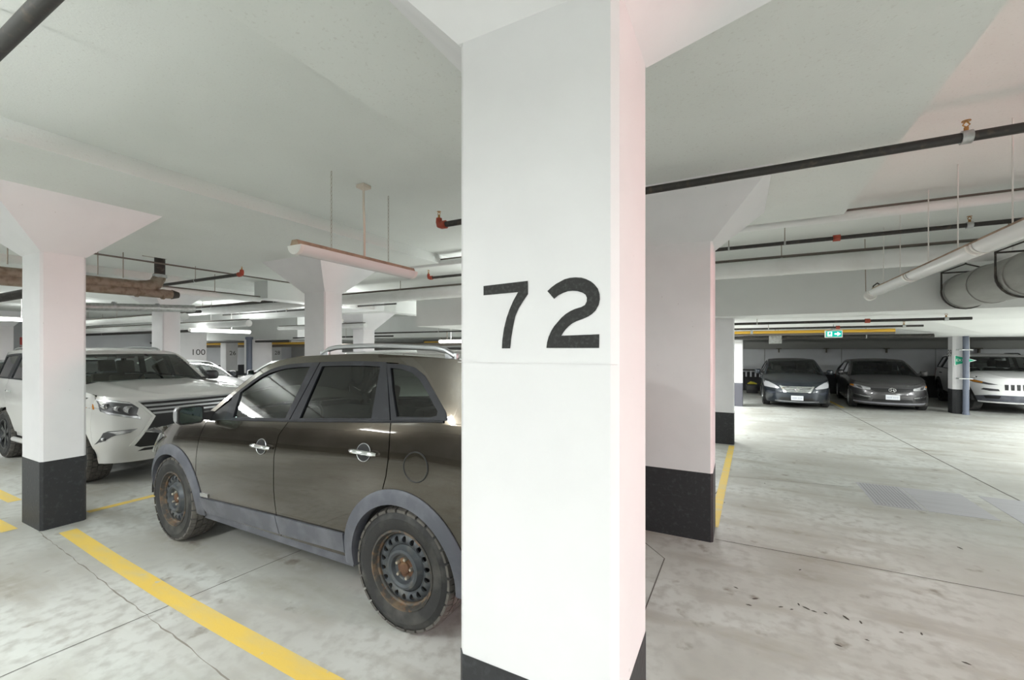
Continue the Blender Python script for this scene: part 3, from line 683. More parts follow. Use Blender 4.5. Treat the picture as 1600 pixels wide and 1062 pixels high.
        # cladding and flares
        if S.get('flare'):
            Rf = S['flare']
            for cu in (wb, -wb):
                lo, hi = (-8, 188)
                A = arc(cu, R, Ra-0.045, lo, hi, 36); Bq = arc(cu, R, Rf, lo, hi, 36); n = len(A)
                V = [fn(u, z, 0.022) for u, z in A]+[fn(u, z, 0.020) for u, z in arc(cu, R, (Ra+Rf)/2-0.01, lo, hi, 36)]+[fn(u, z, 0.006) for u, z in Bq]+[fn(u, z, -0.006) for u, z in Bq]+[fn(u, z, -0.07) for u, z in A]
                obj('wheel_arch_flare', V, [(r*n+i, r*n+i+1, (r+1)*n+i+1, (r+1)*n+i) for r in range(3) for i in range(n-1)]+[(i, i+1, 4*n+i+1, 4*n+i) for i in range(n-1)], clad, root, 40)
        for q in S.get('cladpanels', []):
            panel(q[0], q[1], fn, q[2], 0.03, clad, {'f': fd, 'r': rd}.get(q[3], root), 0.12, 0.03, 30)
        if S.get('extras_side'): S['extras_side'](sg, fn, root, fd, rd, W)
    # underbody and cabin
    MB().box(-wb-0.5, wb+0.55, -Wm+0.40, Wm-0.40, zs-0.04, zs+0.22).box(-wb+Ra+0.02, wb-Ra-0.02, -Wm+0.12, Wm-0.12, zs-0.02, zs+0.16).build('underbody', M_INNER, root, 0)
    cab = MB()
    for sg in (1, -1): cab.box(-wb-0.3, uc-0.1, sg*(Wm-0.13)-0.02, sg*(Wm-0.13)+0.02, zs+0.1, min(zb(0), zb(uc-0.1))-0.04)
    cab.box(ur0+0.25, uc, -Wm+0.2, Wm-0.2, zs+0.2, zs+0.24)
    cab.box(uc+0.15, uc+0.2, -Wm+0.16, Wm-0.16, zs+0.1, zb(uc)-0.06)
    cab.build('cabin_tub', M_INNER, root, 0)
    dz = zb(uc-0.2)
    mb = MB().rbox(uc-0.55, uc+0.1, -Wm+0.2, Wm-0.2, dz-0.32, dz-0.05, 0.05); mb.build('dashboard', M_INNER, root)
    sm = S.get('seatmat', M_SEAT); st = S.get('seattop', zr(0)-0.42); sb = zs+0.28
    mn = S.get('seat_u', uc-1.35)
    for (su_, yy) in ((mn, 0.37), (mn, -0.37), (mn-0.85, 0.40), (mn-0.85, -0.40)):
        s_ = MB().rbox(su_-0.05, su_+0.48, yy-0.25, yy+0.25, sb, sb+0.18, 0.05)
        a = len(s_.v); s_.rbox(su_-0.10, su_+0.05, yy-0.25, yy+0.25, sb+0.1, st, 0.05)
        b = len(s_.v); s_.rbox(su_-0.10, su_-0.01, yy-0.13, yy+0.13, st+0.03, st+0.25, 0.035)
        s_.v = [v if i < a else (v[0]-(v[2]-sb)*0.24, v[1], v[2]) for i, v in enumerate(s_.v)]
        s_.build('seat', sm, root)
    cyl = []
    for k in range(25):
        a = 2*PI*k/24; cyl.append((uc-0.62-0.18*math.sin(a)*0.42, 0.37+0.18*math.cos(a), dz-0.05+0.18*math.sin(a)*0.9))
    mb = MB().tube(cyl, 0.014, 8, False)
    mb.tube([(uc-0.62, 0.37, dz-0.05), (uc-0.45, 0.37, dz-0.14)], 0.035, 8); mb.tube([(uc-0.62, 0.20, dz-0.05), (uc-0.62, 0.54, dz-0.05)], 0.016, 8)
    mb.build('steering_wheel', M_BLACK, root)
    MB().rbox(uh-0.02+bu(uh), uh+0.02+bu(uh), -0.12, 0.12, zr(uh)-0.06, zr(uh)+0.01, 0.015).build('rear_view_mirror', M_BLACK, root)
    # front details
    made = {}
    for q in S['front']:
        nm, poly, mir, off, th, m, par = q
        for sg in ((1, -1) if mir else (1,)):
            pl = [(sg*a, b) for a, b in poly]
            o = panel(nm, pl, front, off, th, m, made.get((par, sg), made.get((par, 1), root)) if par else root, 0.05, 0.05, 30)
            if (nm, sg) not in made: made[(nm, sg)] = o
    for (nm, y, z, r, dep, m, par, mir) in S.get('frontround', []):
        for sg in ((1, -1) if mir else (1,)):
            x = F(y, z)+dep
            MB().lathe([(r, x-0.05), (r, x), (r*0.9, x+0.006), (r*0.75, x-0.004), (0.0, x-0.012)], 24, 'x', (0, sg*y, z)).build(nm, m, made.get((par, sg), root))
    for (nm, pts, r, m, mir, par) in S.get('fronttube', []):
        for sg in ((1, -1) if mir else (1,)):
            p3 = [(F(a, b)+0.012, sg*a, b) for a, b in pts]
            MB().tube(p3, r, 8).build(nm, m, made.get((par, sg), made.get((par, 1), root)))
    if S.get('plate'):
        z0, z1 = S['plate']; x = F(0, (z0+z1)/2)+0.02
        pl = MB().rbox(x-0.012, x, -0.152, 0.152, z0, z1, 0.005, 1).build('licence_plate', M_LICENSE, root)
        h = (z1-z0)
        for k, yy in enumerate((-0.115, -0.085, -0.055, -0.025, 0.025, 0.065, 0.105)):
            MB().box(x, x+0.001, yy-0.010, yy+0.010, z0+h*0.32, z0+h*0.68).build('plate_mark', M_PLTXT, pl, 0)
    if S.get('rack'):
        a, b, zo = S['rack']
        for sg in (1, -1):
            N = 16; pts = []
            for k in range(N+1):
                u = a+(b-a)*k/N; z = zr(u); y = W(u, z)-0.07; t = k/N
                lift = zo*min(1, min(t, 1-t)*10)**0.6
                pts.append((u, sg*y, z+0.012+lift))
            rl = MB().tube(pts, 0.019, 10).build('roof_rail', S.get('rackmat', M_SATIN), root)
            for u in (a-0.03, b+0.03):
                z = zr(u); y = W(u, z)-0.07
                MB().rbox(u-0.05, u+0.05, sg*y-0.015, sg*y+0.015, z-0.02, z+zo*0.75, 0.010).build('rail_foot', S.get('rackmat', M_SATIN), rl)
    # tail lamps
    for sg in (1, -1):
        zq = zb(ur0+0.3)
        panel('tail_lamp', [(usr-0.10, zq-0.30), (usr-0.06, zq-0.02), (ur0+0.10, zq-0.02), (ur0+0.06, zq-0.28)], side(sg), 0.006, 0.02, M_REDL, root, 0.05, 0.05)
    # wheels
    wd, ri = S['tw'], S['ri']; tm = tyre_mesh(R, wd, ri, S.get('blocks', False))
    rim = S['rimfn'](ri, wd/2)
    for (cu, sg) in ((wb, 1), (wb, -1), (-wb, 1), (-wb, -1)):
        o = bpy.data.objects.new('wheel', tm); C.objects.link(o); o.parent = root
        o.location = (cu, sg*(Wm-wd/2-S.get('inset', 0.02)), R); o.rotation_euler = (0, 0, (0 if sg > 0 else PI)+(S.get('steer', 0.0) if cu > 0 else 0))
        for nm, me in rim:
            c = bpy.data.objects.new(nm, me); C.objects.link(c); c.parent = o
            if nm == 'lug_nut': pass
    return root

# ------------------------------------------------------------------ the near brown vehicle
def brown_extras(sg, fn, root, fd, rd, W):
    n = 40
    pts = [fn(-1.485+0.092*math.cos(2*PI*k/n), 1.035+0.088*math.sin(2*PI*k/n), 0.001) for k in range(n+1)]
    if sg > 0:
        MB().tube(pts, 0.005, 6, False).build('fuel_door_gap', M_BLACK, root)
        V = [fn(-1.485, 1.035, 0.002)]+[fn(-1.485+0.088*math.cos(2*PI*k/n), 1.035+0.084*math.sin(2*PI*k/n), 0.002) for k in range(n)]
        obj('fuel_door', V, [(0, 1+k, 1+(k+1) % n) for k in range(n)], M_BROWN, root)
    panel('door_badge', [(0.76, 0.49), (0.88, 0.485), (0.88, 0.515), (0.76, 0.52)], fn, 0.008, 0.008, M_SATIN, fd, 0.05, 0.05)
    # dark belt moulding and bright lower window strip
    MB().tube([fn(0.50-2.16*k/40, zb_brown(0.50-2.16*k/40)+0.004, 0.003) for k in range(41)], 0.009, 6).build('belt_moulding', M_TRIM, root)
    # sail panel in front of the front window
    panel('sail_panel', [(0.50, 1.165), (0.54, 1.35), (0.78, 1.20), (0.82, 1.13)], fn, 0.002, 0.02, M_BLACK, fd, 0.1, 0.1)
    # bumper seam
    MB().tube([fn(-1.80-0.03*k, 0.79, 0.001) for k in range(12)], 0.003, 5).build('bumper_seam', M_BLACK, root)
    panel('headlamp', [(1.55, 0.93), (1.70, 1.0), (1.86, 0.97), (1.99, 0.92), (2.06, 0.80), (1.99, 0.72), (1.90, 0.74), (1.80, 0.82)], fn, 0.006, 0.02, M_LAMPIN, root, 0.05, 0.05)
    panel('headlamp_lens', [(1.54, 0.93), (1.70, 1.005), (1.86, 0.975), (1.995, 0.922), (2.065, 0.80), (1.995, 0.715), (1.895, 0.735), (1.795, 0.815)], fn, 0.016, 0.012, M_LENS, root, 0.05, 0.05)
BELT_B = [(-2.45, 1.28), (-1.67, 1.31), (-1.25, 1.28), (-0.22, 1.205), (0.48, 1.16), (0.9, 1.13), (1.3, 1.08), (1.7, 0.995), (2.05, 0.91), (2.28, 0.84)]
zb_brown = curve(BELT_B)
BROWN = dict(W=1.885, wb=2.72, nose=2.28, tail=-2.38, R=0.382, sill=0.30, paint=M_BROWN, clad=M_CLAD, sillmat=M_CLAD, belt=BELT_B,
    noseprof=[(0.2, 2.12), (0.35, 2.24), (0.55, 2.28), (0.75, 2.26), (0.9, 2.16), (1.05, 2.08)],
    rail=[(0.98, 1.13), (0.78, 1.27), (0.47, 1.49), (0.2, 1.63), (-0.02, 1.675), (-0.23, 1.69), (-0.86, 1.71), (-1.25, 1.70), (-1.64, 1.68), (-2.0, 1.62), (-2.2, 1.48), (-2.36, 1.29)],
    canopy=[(0.98, 0, 0.22, 0.0), (0.2, 0, 0.14, 0.02), (-0.3, 0, 0.04, 0.035), (-1.8, 0, 0.0, 0.035), (-2.1, 0, -0.05, 0.02), (-2.36, 0, -0.03, 0.0)],
    nf=3.0, header=0.12, rearhead=-2.02, cowl=0.92, hoodcrown=0.085, tum=0.36, Ra=0.455, flare=0.50, frame=0.032, doortop=0.052,
    fshut=[(0.80, 0.345), (0.84, 0.38), (0.89, 0.47), (0.935, 0.60), (0.94, 0.80), (0.91, 1.0), (0.86, 1.135)],
    bshut=[(-0.175, 0.345), (-0.15, 0.50), (-0.135, 0.70), (-0.13, 0.94), (-0.155, 1.10), (-0.235, 1.206)],
    rshut=[(-1.215, 0.835), (-1.25, 0.95), (-1.262, 1.04), (-1.262, 1.13), (-1.245, 1.28)],
    windows=[('front', 'front_door', (0.60, 0.60, -0.235, -0.385), (0.49, 0.51, -0.185, -0.29), M_GLASS),
             ('rear', 'rear_door', (-0.245, -0.395, -1.24, -1.075), (-0.35, -0.425, -1.07, -1.03), M_GLASSDK),
             ('quarter', '', [(-1.25, 1.283), (-1.64, 1.312), (-1.685, 1.325), (-1.66, 1.37), (-1.55, 1.475), (-1.44, 1.575), (-1.34, 1.625), (-1.22, 1.643), (-1.08, 1.645), (-1.16, 1.48)],
              [(-1.285, 1.315), (-1.55, 1.33), (-1.60, 1.345), (-1.60, 1.37), (-1.50, 1.465), (-1.41, 1.545), (-1.33, 1.59), (-1.22, 1.612), (-1.125, 1.617), (-1.19, 1.48)], M_GLASSDK)],
    sidepaint=[[(-1.12, 1.642), (-1.34, 1.618), (-1.44, 1.568), (-1.55, 1.47), (-1.66, 1.368), (-1.68, 1.325), (-1.64, 1.30), (-2.34, 1.285), (-2.2, 1.46), (-2.0, 1.59), (-1.64, 1.64), (-1.3, 1.655)]],
    handles=[('f', 0.03, 1.0), ('r', -1.05, 1.075)], dish=True, handlemat=M_CHROME, hl=0.118, mirror=(0.80, 1.20, 0.20), mirrormat=M_SATIN,
    cladpanels=[('door_cladding', [(0.80, 0.348), (0.84, 0.38), (0.885, 0.475), (-0.145, 0.505), (-0.172, 0.37)], 0.014, 'f'),
                ('door_cladding', [(-0.182, 0.37), (-0.155, 0.505), (-0.868, 0.517), (-0.868, 0.385)], 0.014, 'r')],
    extras_side=brown_extras, tw=0.235, ri=0.232, blocks=True, rimfn=steel_rim, inset=0.012, steer=-0.03, rack=(-0.30, -1.60, 0.045), zfb=0.27, seatmat=M_SEAT, seattop=1.20, seat_u=-0.45,
    front=[('grille', [(0, 0.86), (0.42, 0.86), (0.48, 0.80), (0.40, 0.74), (0, 0.73), (-0.40, 0.74), (-0.48, 0.80), (-0.42, 0.86)], False, 0.006, 0.02, M_BLACK, None),
           ('lower_intake', [(-0.5, 0.55), (0.5, 0.55), (0.58, 0.36), (-0.58, 0.36)], False, 0.006, 0.02, M_BLACK, None)])
build_car('brown_suv', 'dark brown vehicle with rusty steel wheels, parked behind column 72', (-3.20, 2.945, 0), PI, BROWN)

# ------------------------------------------------------------------ the pearl white vehicle facing it
def lex_extras(sg, fn, root, fd, rd, W):
    MB().tube([fn(0.85-1.75*k/12, 0.36, 0.04) for k in range(13)], 0.035, 8).build('side_step', M_WHITE, root)
LEX = dict(W=1.885, wb=2.83, nose=2.42, tail=-2.45, R=0.385, sill=0.42, paint=M_WHITE, belt=[(-2.5, 1.25), (-1.6, 1.27), (0.3, 1.25), (0.9, 1.23), (1.4, 1.20), (1.9, 1.155), (2.2, 1.12), (2.42, 1.09)],
    noseprof=[(0.3, 2.16), (0.42, 2.28), (0.55, 2.40), (0.75, 2.42), (1.0, 2.38), (1.12, 2.31), (1.3, 2.2)], nf=3.8,
    rail=[(0.92, 1.24), (0.6, 1.44), (0.3, 1.61), (0.1, 1.68), (-0.3, 1.72), (-1.2, 1.735), (-1.9, 1.70), (-2.2, 1.56), (-2.42, 1.27)],
    canopy=[(0.92, 0, 0.14, 0.0), (0.2, 0, 0.10, 0.02), (-0.3, 0, 0.03, 0.045), (-1.8, 0, 0.0, 0.04), (-2.42, 0, -0.03, 0.0)],
    header=0.18, rearhead=-2.05, cowl=0.86, hoodcrown=0.055, tum=0.26, Ra=0.425, crease=0.012,
    fshut=[(0.88, 0.45), (0.93, 0.7), (0.93, 1.0), (0.88, 1.23)], bshut=[(-0.15, 0.45), (-0.13, 0.8), (-0.16, 1.1), (-0.2, 1.25)], rshut=[(-1.25, 0.83), (-1.33, 0.95), (-1.36, 1.1), (-1.33, 1.265)],
    windows=[('f', 'front_door', (0.72, 0.55, -0.2, -0.27), (0.64, 0.50, -0.15, -0.2), M_GLASS), ('r', 'rear_door', (-0.21, -0.28, -1.33, -1.2), (-0.3, -0.35, -1.24, -1.14), M_GLASSDK),
             ('q', '', (-1.34, -1.21, -2.15, -1.95), (-1.42, -1.30, -2.02, -1.86), M_GLASSDK)],
    handles=[('f', 0.05, 1.08), ('r', -1.1, 1.09)], handlemat=M_CHROME, mirror=(0.72, 1.30, 0.20), mirrormat=M_ALLOYDK, extras_side=lex_extras,
    tw=0.265, ri=0.225, blocks=True, rimfn=lambda a, b: alloy_rim(a, b, M_ALLOYDK, 6, True), inset=0.01, rack=(-0.3, -1.9, 0.03), rackmat=M_SATIN, zfb=0.29, seatmat=M_SEATL, seattop=1.30,
    front=[('headlamp', [(0.925, 1.13), (0.80, 1.105), (0.68, 1.075), (0.615, 1.0), (0.64, 0.925), (0.60, 0.86), (0.70, 0.885), (0.84, 0.93), (0.925, 1.0)], True, 0.006, 0.02, M_LAMPDK, None),
           ('lamp_strip', [(0.92, 1.128), (0.80, 1.10), (0.68, 1.07), (0.66, 1.05), (0.80, 1.078), (0.92, 1.105)], True, 0.010, 0.006, M_LAMPIN, 'headlamp'),
           ('lamp_lower_chrome', [(0.60, 0.862), (0.70, 0.888), (0.84, 0.933), (0.92, 1.0), (0.90, 1.01), (0.83, 0.955), (0.70, 0.91), (0.63, 0.90)], True, 0.010, 0.006, M_LAMPIN, 'headlamp'),
           ('turn_lens', [(0.925, 1.06), (0.925, 1.0), (0.905, 0.985), (0.90, 1.05)], True, 0.012, 0.008, M_AMBER, 'headlamp'),
           ('grille', [(-0.60, 1.065), (0.60, 1.065), (0.47, 0.885), (0.52, 0.80), (0.66, 0.53), (0.60, 0.50), (-0.60, 0.50), (-0.66, 0.53), (-0.52, 0.80), (-0.47, 0.885)], False, 0.008, 0.02, M_BLACK, None),
           ('grille_surround', [(0.60, 1.085), (0.60, 1.065), (-0.60, 1.065), (-0.60, 1.085)], False, 0.016, 0.02, M_SATIN, 'grille'),
           ('grille_bar', [(-0.57, 1.035), (0.57, 1.035), (0.55, 1.012), (-0.55, 1.012)], False, 0.020, 0.02, M_SATIN, 'grille'),
           ('grille_bar', [(-0.535, 0.985), (0.535, 0.985), (0.515, 0.962), (-0.515, 0.962)], False, 0.020, 0.02, M_SATIN, 'grille'),
           ('grille_bar', [(-0.495, 0.935), (0.495, 0.935), (0.48, 0.912), (-0.48, 0.912)], False, 0.020, 0.02, M_SATIN, 'grille'),
           ('grille_edge', [(0.47, 0.885), (0.66, 0.53), (0.70, 0.53), (0.50, 0.885), (0.63, 1.065), (0.60, 1.065)], True, 0.020, 0.02, M_WHITE, 'grille'),
           ('fog_lamp', [(0.90, 0.545), (0.875, 0.70), (0.85, 0.725), (0.64, 0.745), (0.70, 0.70), (0.80, 0.675), (0.83, 0.655)], True, 0.010, 0.02, M_LAMPDK, None),
           ('fog_chrome', [(0.86, 0.715), (0.64, 0.745), (0.70, 0.705), (0.80, 0.68), (0.82, 0.70)], True, 0.013, 0.01, M_LAMPIN, 'fog_lamp'),
           ('lower_valance', [(-0.55, 0.48), (0.55, 0.48), (0.6, 0.44), (-0.6, 0.44)], False, 0.004, 0.03, M_BLACK, None)],
    frontround=[('projector', 0.845, 1.03, 0.036, 0.014, M_LAMPIN, 'headlamp', True), ('projector', 0.775, 1.0, 0.034, 0.012, M_LAMPIN, 'headlamp', True), ('projector', 0.695, 0.985, 0.048, 0.012, M_LAMPIN, 'headlamp', True),
                ('fog_bulb', 0.865, 0.62, 0.022, 0.012, M_LAMPIN, 'fog_lamp', True)])
build_car('white_suv', 'pearl white vehicle facing right behind the left column', (-9.06, 3.23, 0), 0, LEX)

# ------------------------------------------------------------------ sedans and the white crossover across the aisle
def sedan(paint, **kw):
    d = dict(W=1.77, wb=2.70, nose=2.26, tail=-2.34, R=0.325, sill=0.20, paint=paint, belt=[(-2.4, 0.96), (-1.7, 1.02), (-0.3, 0.975), (0.9, 0.93), (1.4, 0.87), (1.9, 0.78), (2.26, 0.68)],
        noseprof=[(0.1, 2.12), (0.25, 2.24), (0.45, 2.26), (0.6, 2.22), (0.75, 2.12), (0.9, 2.0)], nf=2.4,
        rail=[(1.02, 0.925), (0.6, 1.16), (0.3, 1.30), (0.05, 1.375), (-0.35, 1.41), (-0.9, 1.385), (-1.35, 1.25), (-1.85, 1.02)],
        canopy=[(1.02, 0, 0.2, 0.0), (0.1, 0, 0.13, 0.02), (-0.4, 0, 0.03, 0.04), (-1.0, 0, -0.05, 0.03), (-1.85, 0, -0.1, 0.0)],
        header=0.08, rearhead=-1.0, cowl=0.95, hoodcrown=0.075, tum=0.42, Ra=0.375, trunk=True,
        fshut=[(0.86, 0.24), (0.90, 0.5), (0.88, 0.93)], bshut=[(-0.15, 0.24), (-0.13, 0.5), (-0.2, 0.973)], rshut=[(-1.10, 0.62), (-1.2, 0.8), (-1.2, 1.0)],
        windows=[('f', 'front_door', (0.80, 0.52, -0.2, -0.28), (0.70, 0.46, -0.16, -0.22), M_GLASS), ('r', 'rear_door', (-0.21, -0.29, -1.35, -1.10), (-0.28, -0.35, -1.28, -1.0), M_GLASS)],
        handles=[('f', -0.02, 0.82), ('r', -1.0, 0.84)], mirror=(0.66, 1.02, 0.18), mirrormat=paint, tw=0.205, ri=0.205, rimfn=lambda a, b: alloy_rim(a, b, M_ALLOY, 5, True), zfb=0.16, seattop=0.98)
    d.update(kw); return d
NAVY = sedan(M_NAVY, plate=(0.25, 0.385),
    front=[('headlamp', [(0.84, 0.78), (0.70, 0.755), (0.55, 0.68), (0.44, 0.60), (0.48, 0.575), (0.66, 0.59), (0.82, 0.61)], True, 0.006, 0.02, mat('haze_lamp', (0.66, 0.66, 0.70), 0.25), None),
           ('grille', [(-0.44, 0.655), (0.44, 0.655), (0.33, 0.475), (-0.33, 0.475)], False, 0.008, 0.02, mat('grille_grey', (0.16, 0.17, 0.17), 0.4), None),
           ('grille_edge', [(0.44, 0.665), (0.33, 0.475), (0.27, 0.475), (0.385, 0.665)], True, 0.016, 0.02, M_CHROME, 'grille')]
        + [('grille_bar', [(-0.40+k*0.024, 0.65-k*0.045), (0.40-k*0.024, 0.65-k*0.045), (0.39-k*0.024, 0.628-k*0.045), (-0.39+k*0.024, 0.628-k*0.045)], False, 0.016, 0.02, M_CHROME, 'grille') for k in range(4)]
        + [('lower_intake', [(-0.40, 0.325), (0.40, 0.325), (0.48, 0.235), (-0.48, 0.235)], False, 0.006, 0.02, M_BLACK, None),
           ('lower_lip', [(-0.55, 0.225), (0.55, 0.225), (0.55, 0.19), (-0.55, 0.19)], False, 0.016, 0.02, M_SATIN, None),
           ('fog_recess', [(0.52, 0.46), (0.72, 0.50), (0.80, 0.47), (0.66, 0.40)], True, 0.004, 0.01, mat('navy_dusty', (0.05, 0.06, 0.085), 0.4), None)],
    fronttube=[('badge_ring', [(0.045*math.cos(2*PI*k/16), 0.567+0.045*math.sin(2*PI*k/16)) for k in range(17)], 0.008, M_CHROME, False, 'grille'), ('badge_bar', [(-0.06, 0.567), (0.06, 0.567)], 0.010, M_CHROME, False, 'grille')])
build_car('dark_sedan', 'dark navy sedan with chrome bar grille against the far wall', (1.55, 17.32, 0), -PI/2-0.02, NAVY)
GREY = sedan(M_GREY, W=1.80, plate=(0.335, 0.47),
    front=[('headlamp', [(0.86, 0.72), (0.72, 0.71), (0.46, 0.645), (0.46, 0.59), (0.60, 0.595), (0.80, 0.625), (0.86, 0.66)], True, 0.006, 0.02, M_LAMPIN, None),
           ('lamp_shade', [(0.76, 0.70), (0.66, 0.69), (0.62, 0.61), (0.70, 0.62)], True, 0.010, 0.01, M_LAMPDK, 'headlamp'),
           ('turn_lens', [(0.86, 0.71), (0.80, 0.715), (0.79, 0.66), (0.86, 0.67)], True, 0.012, 0.01, M_AMBER, 'headlamp'),
           ('grille', [(-0.46, 0.655), (0.46, 0.655), (0.46, 0.585), (0.36, 0.545), (-0.36, 0.545), (-0.46, 0.585)], False, 0.008, 0.02, M_BLACK, None),
           ('grille_wing', [(-0.47, 0.665), (0.47, 0.665), (0.47, 0.64), (-0.47, 0.64)], False, 0.016, 0.02, M_LAMPDK, 'grille'),
           ('lower_intake', [(-0.42, 0.345), (0.42, 0.345), (0.45, 0.27), (-0.45, 0.27)], False, 0.006, 0.02, M_BLACK, None),
           ('fog_recess', [(0.50, 0.355), (0.80, 0.40), (0.83, 0.33), (0.52, 0.30)], True, 0.006, 0.02, M_BLACK, None),
           ('front_lip', [(-0.80, 0.245), (0.80, 0.245), (0.80, 0.205), (-0.80, 0.205)], False, 0.014, 0.02, mat('dusty_grey', (0.30, 0.30, 0.33), 0.4), None)],
    fronttube=[('fog_chrome', [(0.46, 0.385), (0.60, 0.40), (0.72, 0.425), (0.82, 0.45)], 0.010, M_CHROME, True, 'fog_recess'), ('fog_chrome', [(0.82, 0.45), (0.84, 0.38)], 0.008, M_CHROME, True, 'fog_recess'),
               ('badge_ring', [(0.075*math.cos(2*PI*k/16), 0.60+0.055*math.sin(2*PI*k/16)) for k in range(17)], 0.009, M_CHROME, False, 'grille'),
               ('badge_stroke', [(-0.035, 0.64), (-0.028, 0.60), (-0.04, 0.56)], 0.010, M_CHROME, True, 'grille'), ('badge_bar', [(-0.035, 0.60), (0.035, 0.60)], 0.010, M_CHROME, False, 'grille')])
build_car('grey_sedan', 'dark grey sedan left of the column numbered 39', (3.93, 17.86, 0), -PI/2-0.06, GREY)
XO = dict(W=1.86, wb=2.70, nose=2.26, tail=-2.32, R=0.36, sill=0.33, paint=M_WHITE2, clad=M_BLACK, sillmat=M_BLACK, belt=[(-2.4, 1.12), (-1.6, 1.14), (0.3, 1.10), (0.9, 1.07), (1.4, 1.04), (1.9, 0.98), (2.26, 0.93)],
    noseprof=[(0.2, 2.08), (0.4, 2.2), (0.6, 2.26), (0.8, 2.25), (0.92, 2.18), (1.05, 2.05)], nf=2.6,
    rail=[(0.95, 1.075), (0.5, 1.33), (0.2, 1.48), (0.0, 1.54), (-0.4, 1.58), (-1.4, 1.57), (-1.9, 1.50), (-2.25, 1.14)],
    canopy=[(0.95, 0, 0.18, 0.0), (0.1, 0, 0.12, 0.02), (-0.4, 0, 0.03, 0.04), (-1.6, 0, 0, 0.03), (-2.25, 0, -0.03, 0.0)],
    header=0.08, rearhead=-1.9, cowl=0.88, hoodcrown=0.07, tum=0.36, Ra=0.43, flare=0.475, crease=0.012,
    fshut=[(0.86, 0.38), (0.92, 0.6), (0.88, 1.07)], bshut=[(-0.15, 0.38), (-0.13, 0.7), (-0.2, 1.11)], rshut=[(-1.15, 0.78), (-1.25, 0.9), (-1.25, 1.13)],
    windows=[('f', 'front_door', (0.74, 0.5, -0.2, -0.28), (0.66, 0.45, -0.15, -0.22), M_GLASSDK), ('r', 'rear_door', (-0.21, -0.29, -1.25, -1.1), (-0.28, -0.35, -1.17, -1.03), M_GLASSDK), ('q', '', (-1.26, -1.11, -1.9, -1.7), (-1.33, -1.2, -1.8, -1.6), M_GLASSDK)],
    handles=[('f', -0.02, 0.97), ('r', -1.05, 0.98)], handlemat=M_BLACK, mirror=(0.66, 1.16, 0.19), mirrormat=M_BLACK, tw=0.235, ri=0.235, rimfn=lambda a, b: alloy_rim(a, b, M_ALLOYDK, 5, True), rack=(-0.3, -1.6, 0.03), rackmat=M_BLACK, zfb=0.30, seattop=1.15, steer=0.25,
    front=[('headlamp', [(0.90, 0.925), (0.80, 0.90), (0.62, 0.84), (0.46, 0.80), (0.62, 0.79), (0.80, 0.825), (0.90, 0.865)], True, 0.006, 0.02, M_LAMPDK, None),
           ('turn_lens', [(0.90, 0.92), (0.80, 0.895), (0.70, 0.86), (0.72, 0.83), (0.82, 0.845), (0.90, 0.87)], True, 0.011, 0.01, M_AMBER, 'headlamp'),
           ('fog_lamp', [(0.74, 0.655), (0.70, 0.70), (0.46, 0.68), (0.44, 0.63), (0.60, 0.625)], True, 0.006, 0.02, M_LAMPDK, None),
           ('lower_cladding', [(-0.84, 0.47), (-0.6, 0.52), (0.6, 0.52), (0.84, 0.47), (0.84, 0.34), (-0.84, 0.34)], False, 0.012, 0.02, M_CLAD, None),
           ('tow_recess', [(0.42, 0.50), (0.70, 0.49), (0.66, 0.42), (0.44, 0.42)], True, 0.018, 0.02, M_BLACK, 'lower_cladding')]
        + [('grille_slot', [(-0.36+k*0.105, 0.82-abs(k-3)*0.004), (-0.29+k*0.105, 0.82-abs(k-3)*0.004), (-0.295+k*0.105, 0.66), (-0.355+k*0.105, 0.66)], False, 0.006, 0.02, M_BLACK, None) for k in range(7)])
build_car('white_crossover', 'white crossover at the right edge behind the column numbered 39', (6.80, 18.35, 0), -PI/2-0.10, XO)
# further cars glimpsed behind the white vehicle
PLAINF = [('headlamp', [(0.84, 0.74), (0.66, 0.70), (0.5, 0.64), (0.5, 0.6), (0.8, 0.62)], True, 0.006, 0.02, M_LAMPIN, None), ('grille', [(-0.4, 0.62), (0.4, 0.62), (0.36, 0.5), (-0.36, 0.5)], False, 0.006, 0.02, M_BLACK, None)]
build_car('white_sedan', 'white sedan mostly hidden between the white and brown vehicles', (-14.3, 6.6, 0), 0, sedan(M_WHITE2, front=PLAINF, mirrormat=M_NAVY))
build_car('white_sedan', 'white sedan beyond, its hood just left of the brown vehicle windshield', (-12.9, 9.1, 0), PI, sedan(M_WHITE2, front=PLAINF, mirrormat=M_WHITE2))
build_car('dark_sedan', 'dark sedan glimpsed at the far left edge behind the white vehicle', (-18.9, 3.9, 0), 0, sedan(M_GREY, front=PLAINF))
# ------------------------------------------------------------------ pipes, sprinklers and lamps
def hanger(parent, p, ztop, r):
    """rod with a band round the pipe; p is in parent space"""
    mb = MB(); x, y, z = p
    mb.tube([(x, y, z+r), (x, y, ztop)], 0.006, 6)
    mb.build('hanger_rod', M_CHAIN, parent)
def band(parent, p, r, along, m=M_STEEL, wd=0.02):
    x, y, z = p; d = (wd/2, 0, 0) if along == 'x' else (0, wd/2, 0)
    MB().tube([(x-d[0], y-d[1], z), (x+d[0], y+d[1], z)], r+0.004, 14).build('pipe_band', m, parent)
def sprinkler_head(parent, p, up=True):
    x, y, z = p; s = 1 if up else -1; mb = MB()
    mb.tube([(x, y, z), (x, y, z+s*0.03)], 0.012, 8)
    for q in (-1, 1): mb.tube([(x, y, z+s*0.03), (x+q*0.016, y, z+s*0.045), (x, y, z+s*0.068)], 0.004, 6)
    mb.lathe([(0.0, z+s*0.066), (0.022, z+s*0.066), (0.022, z+s*0.070), (0.0, z+s*0.070)], 12, 'z', (x, y, 0))
    mb.build('sprinkler_head', M_BRASS, parent)
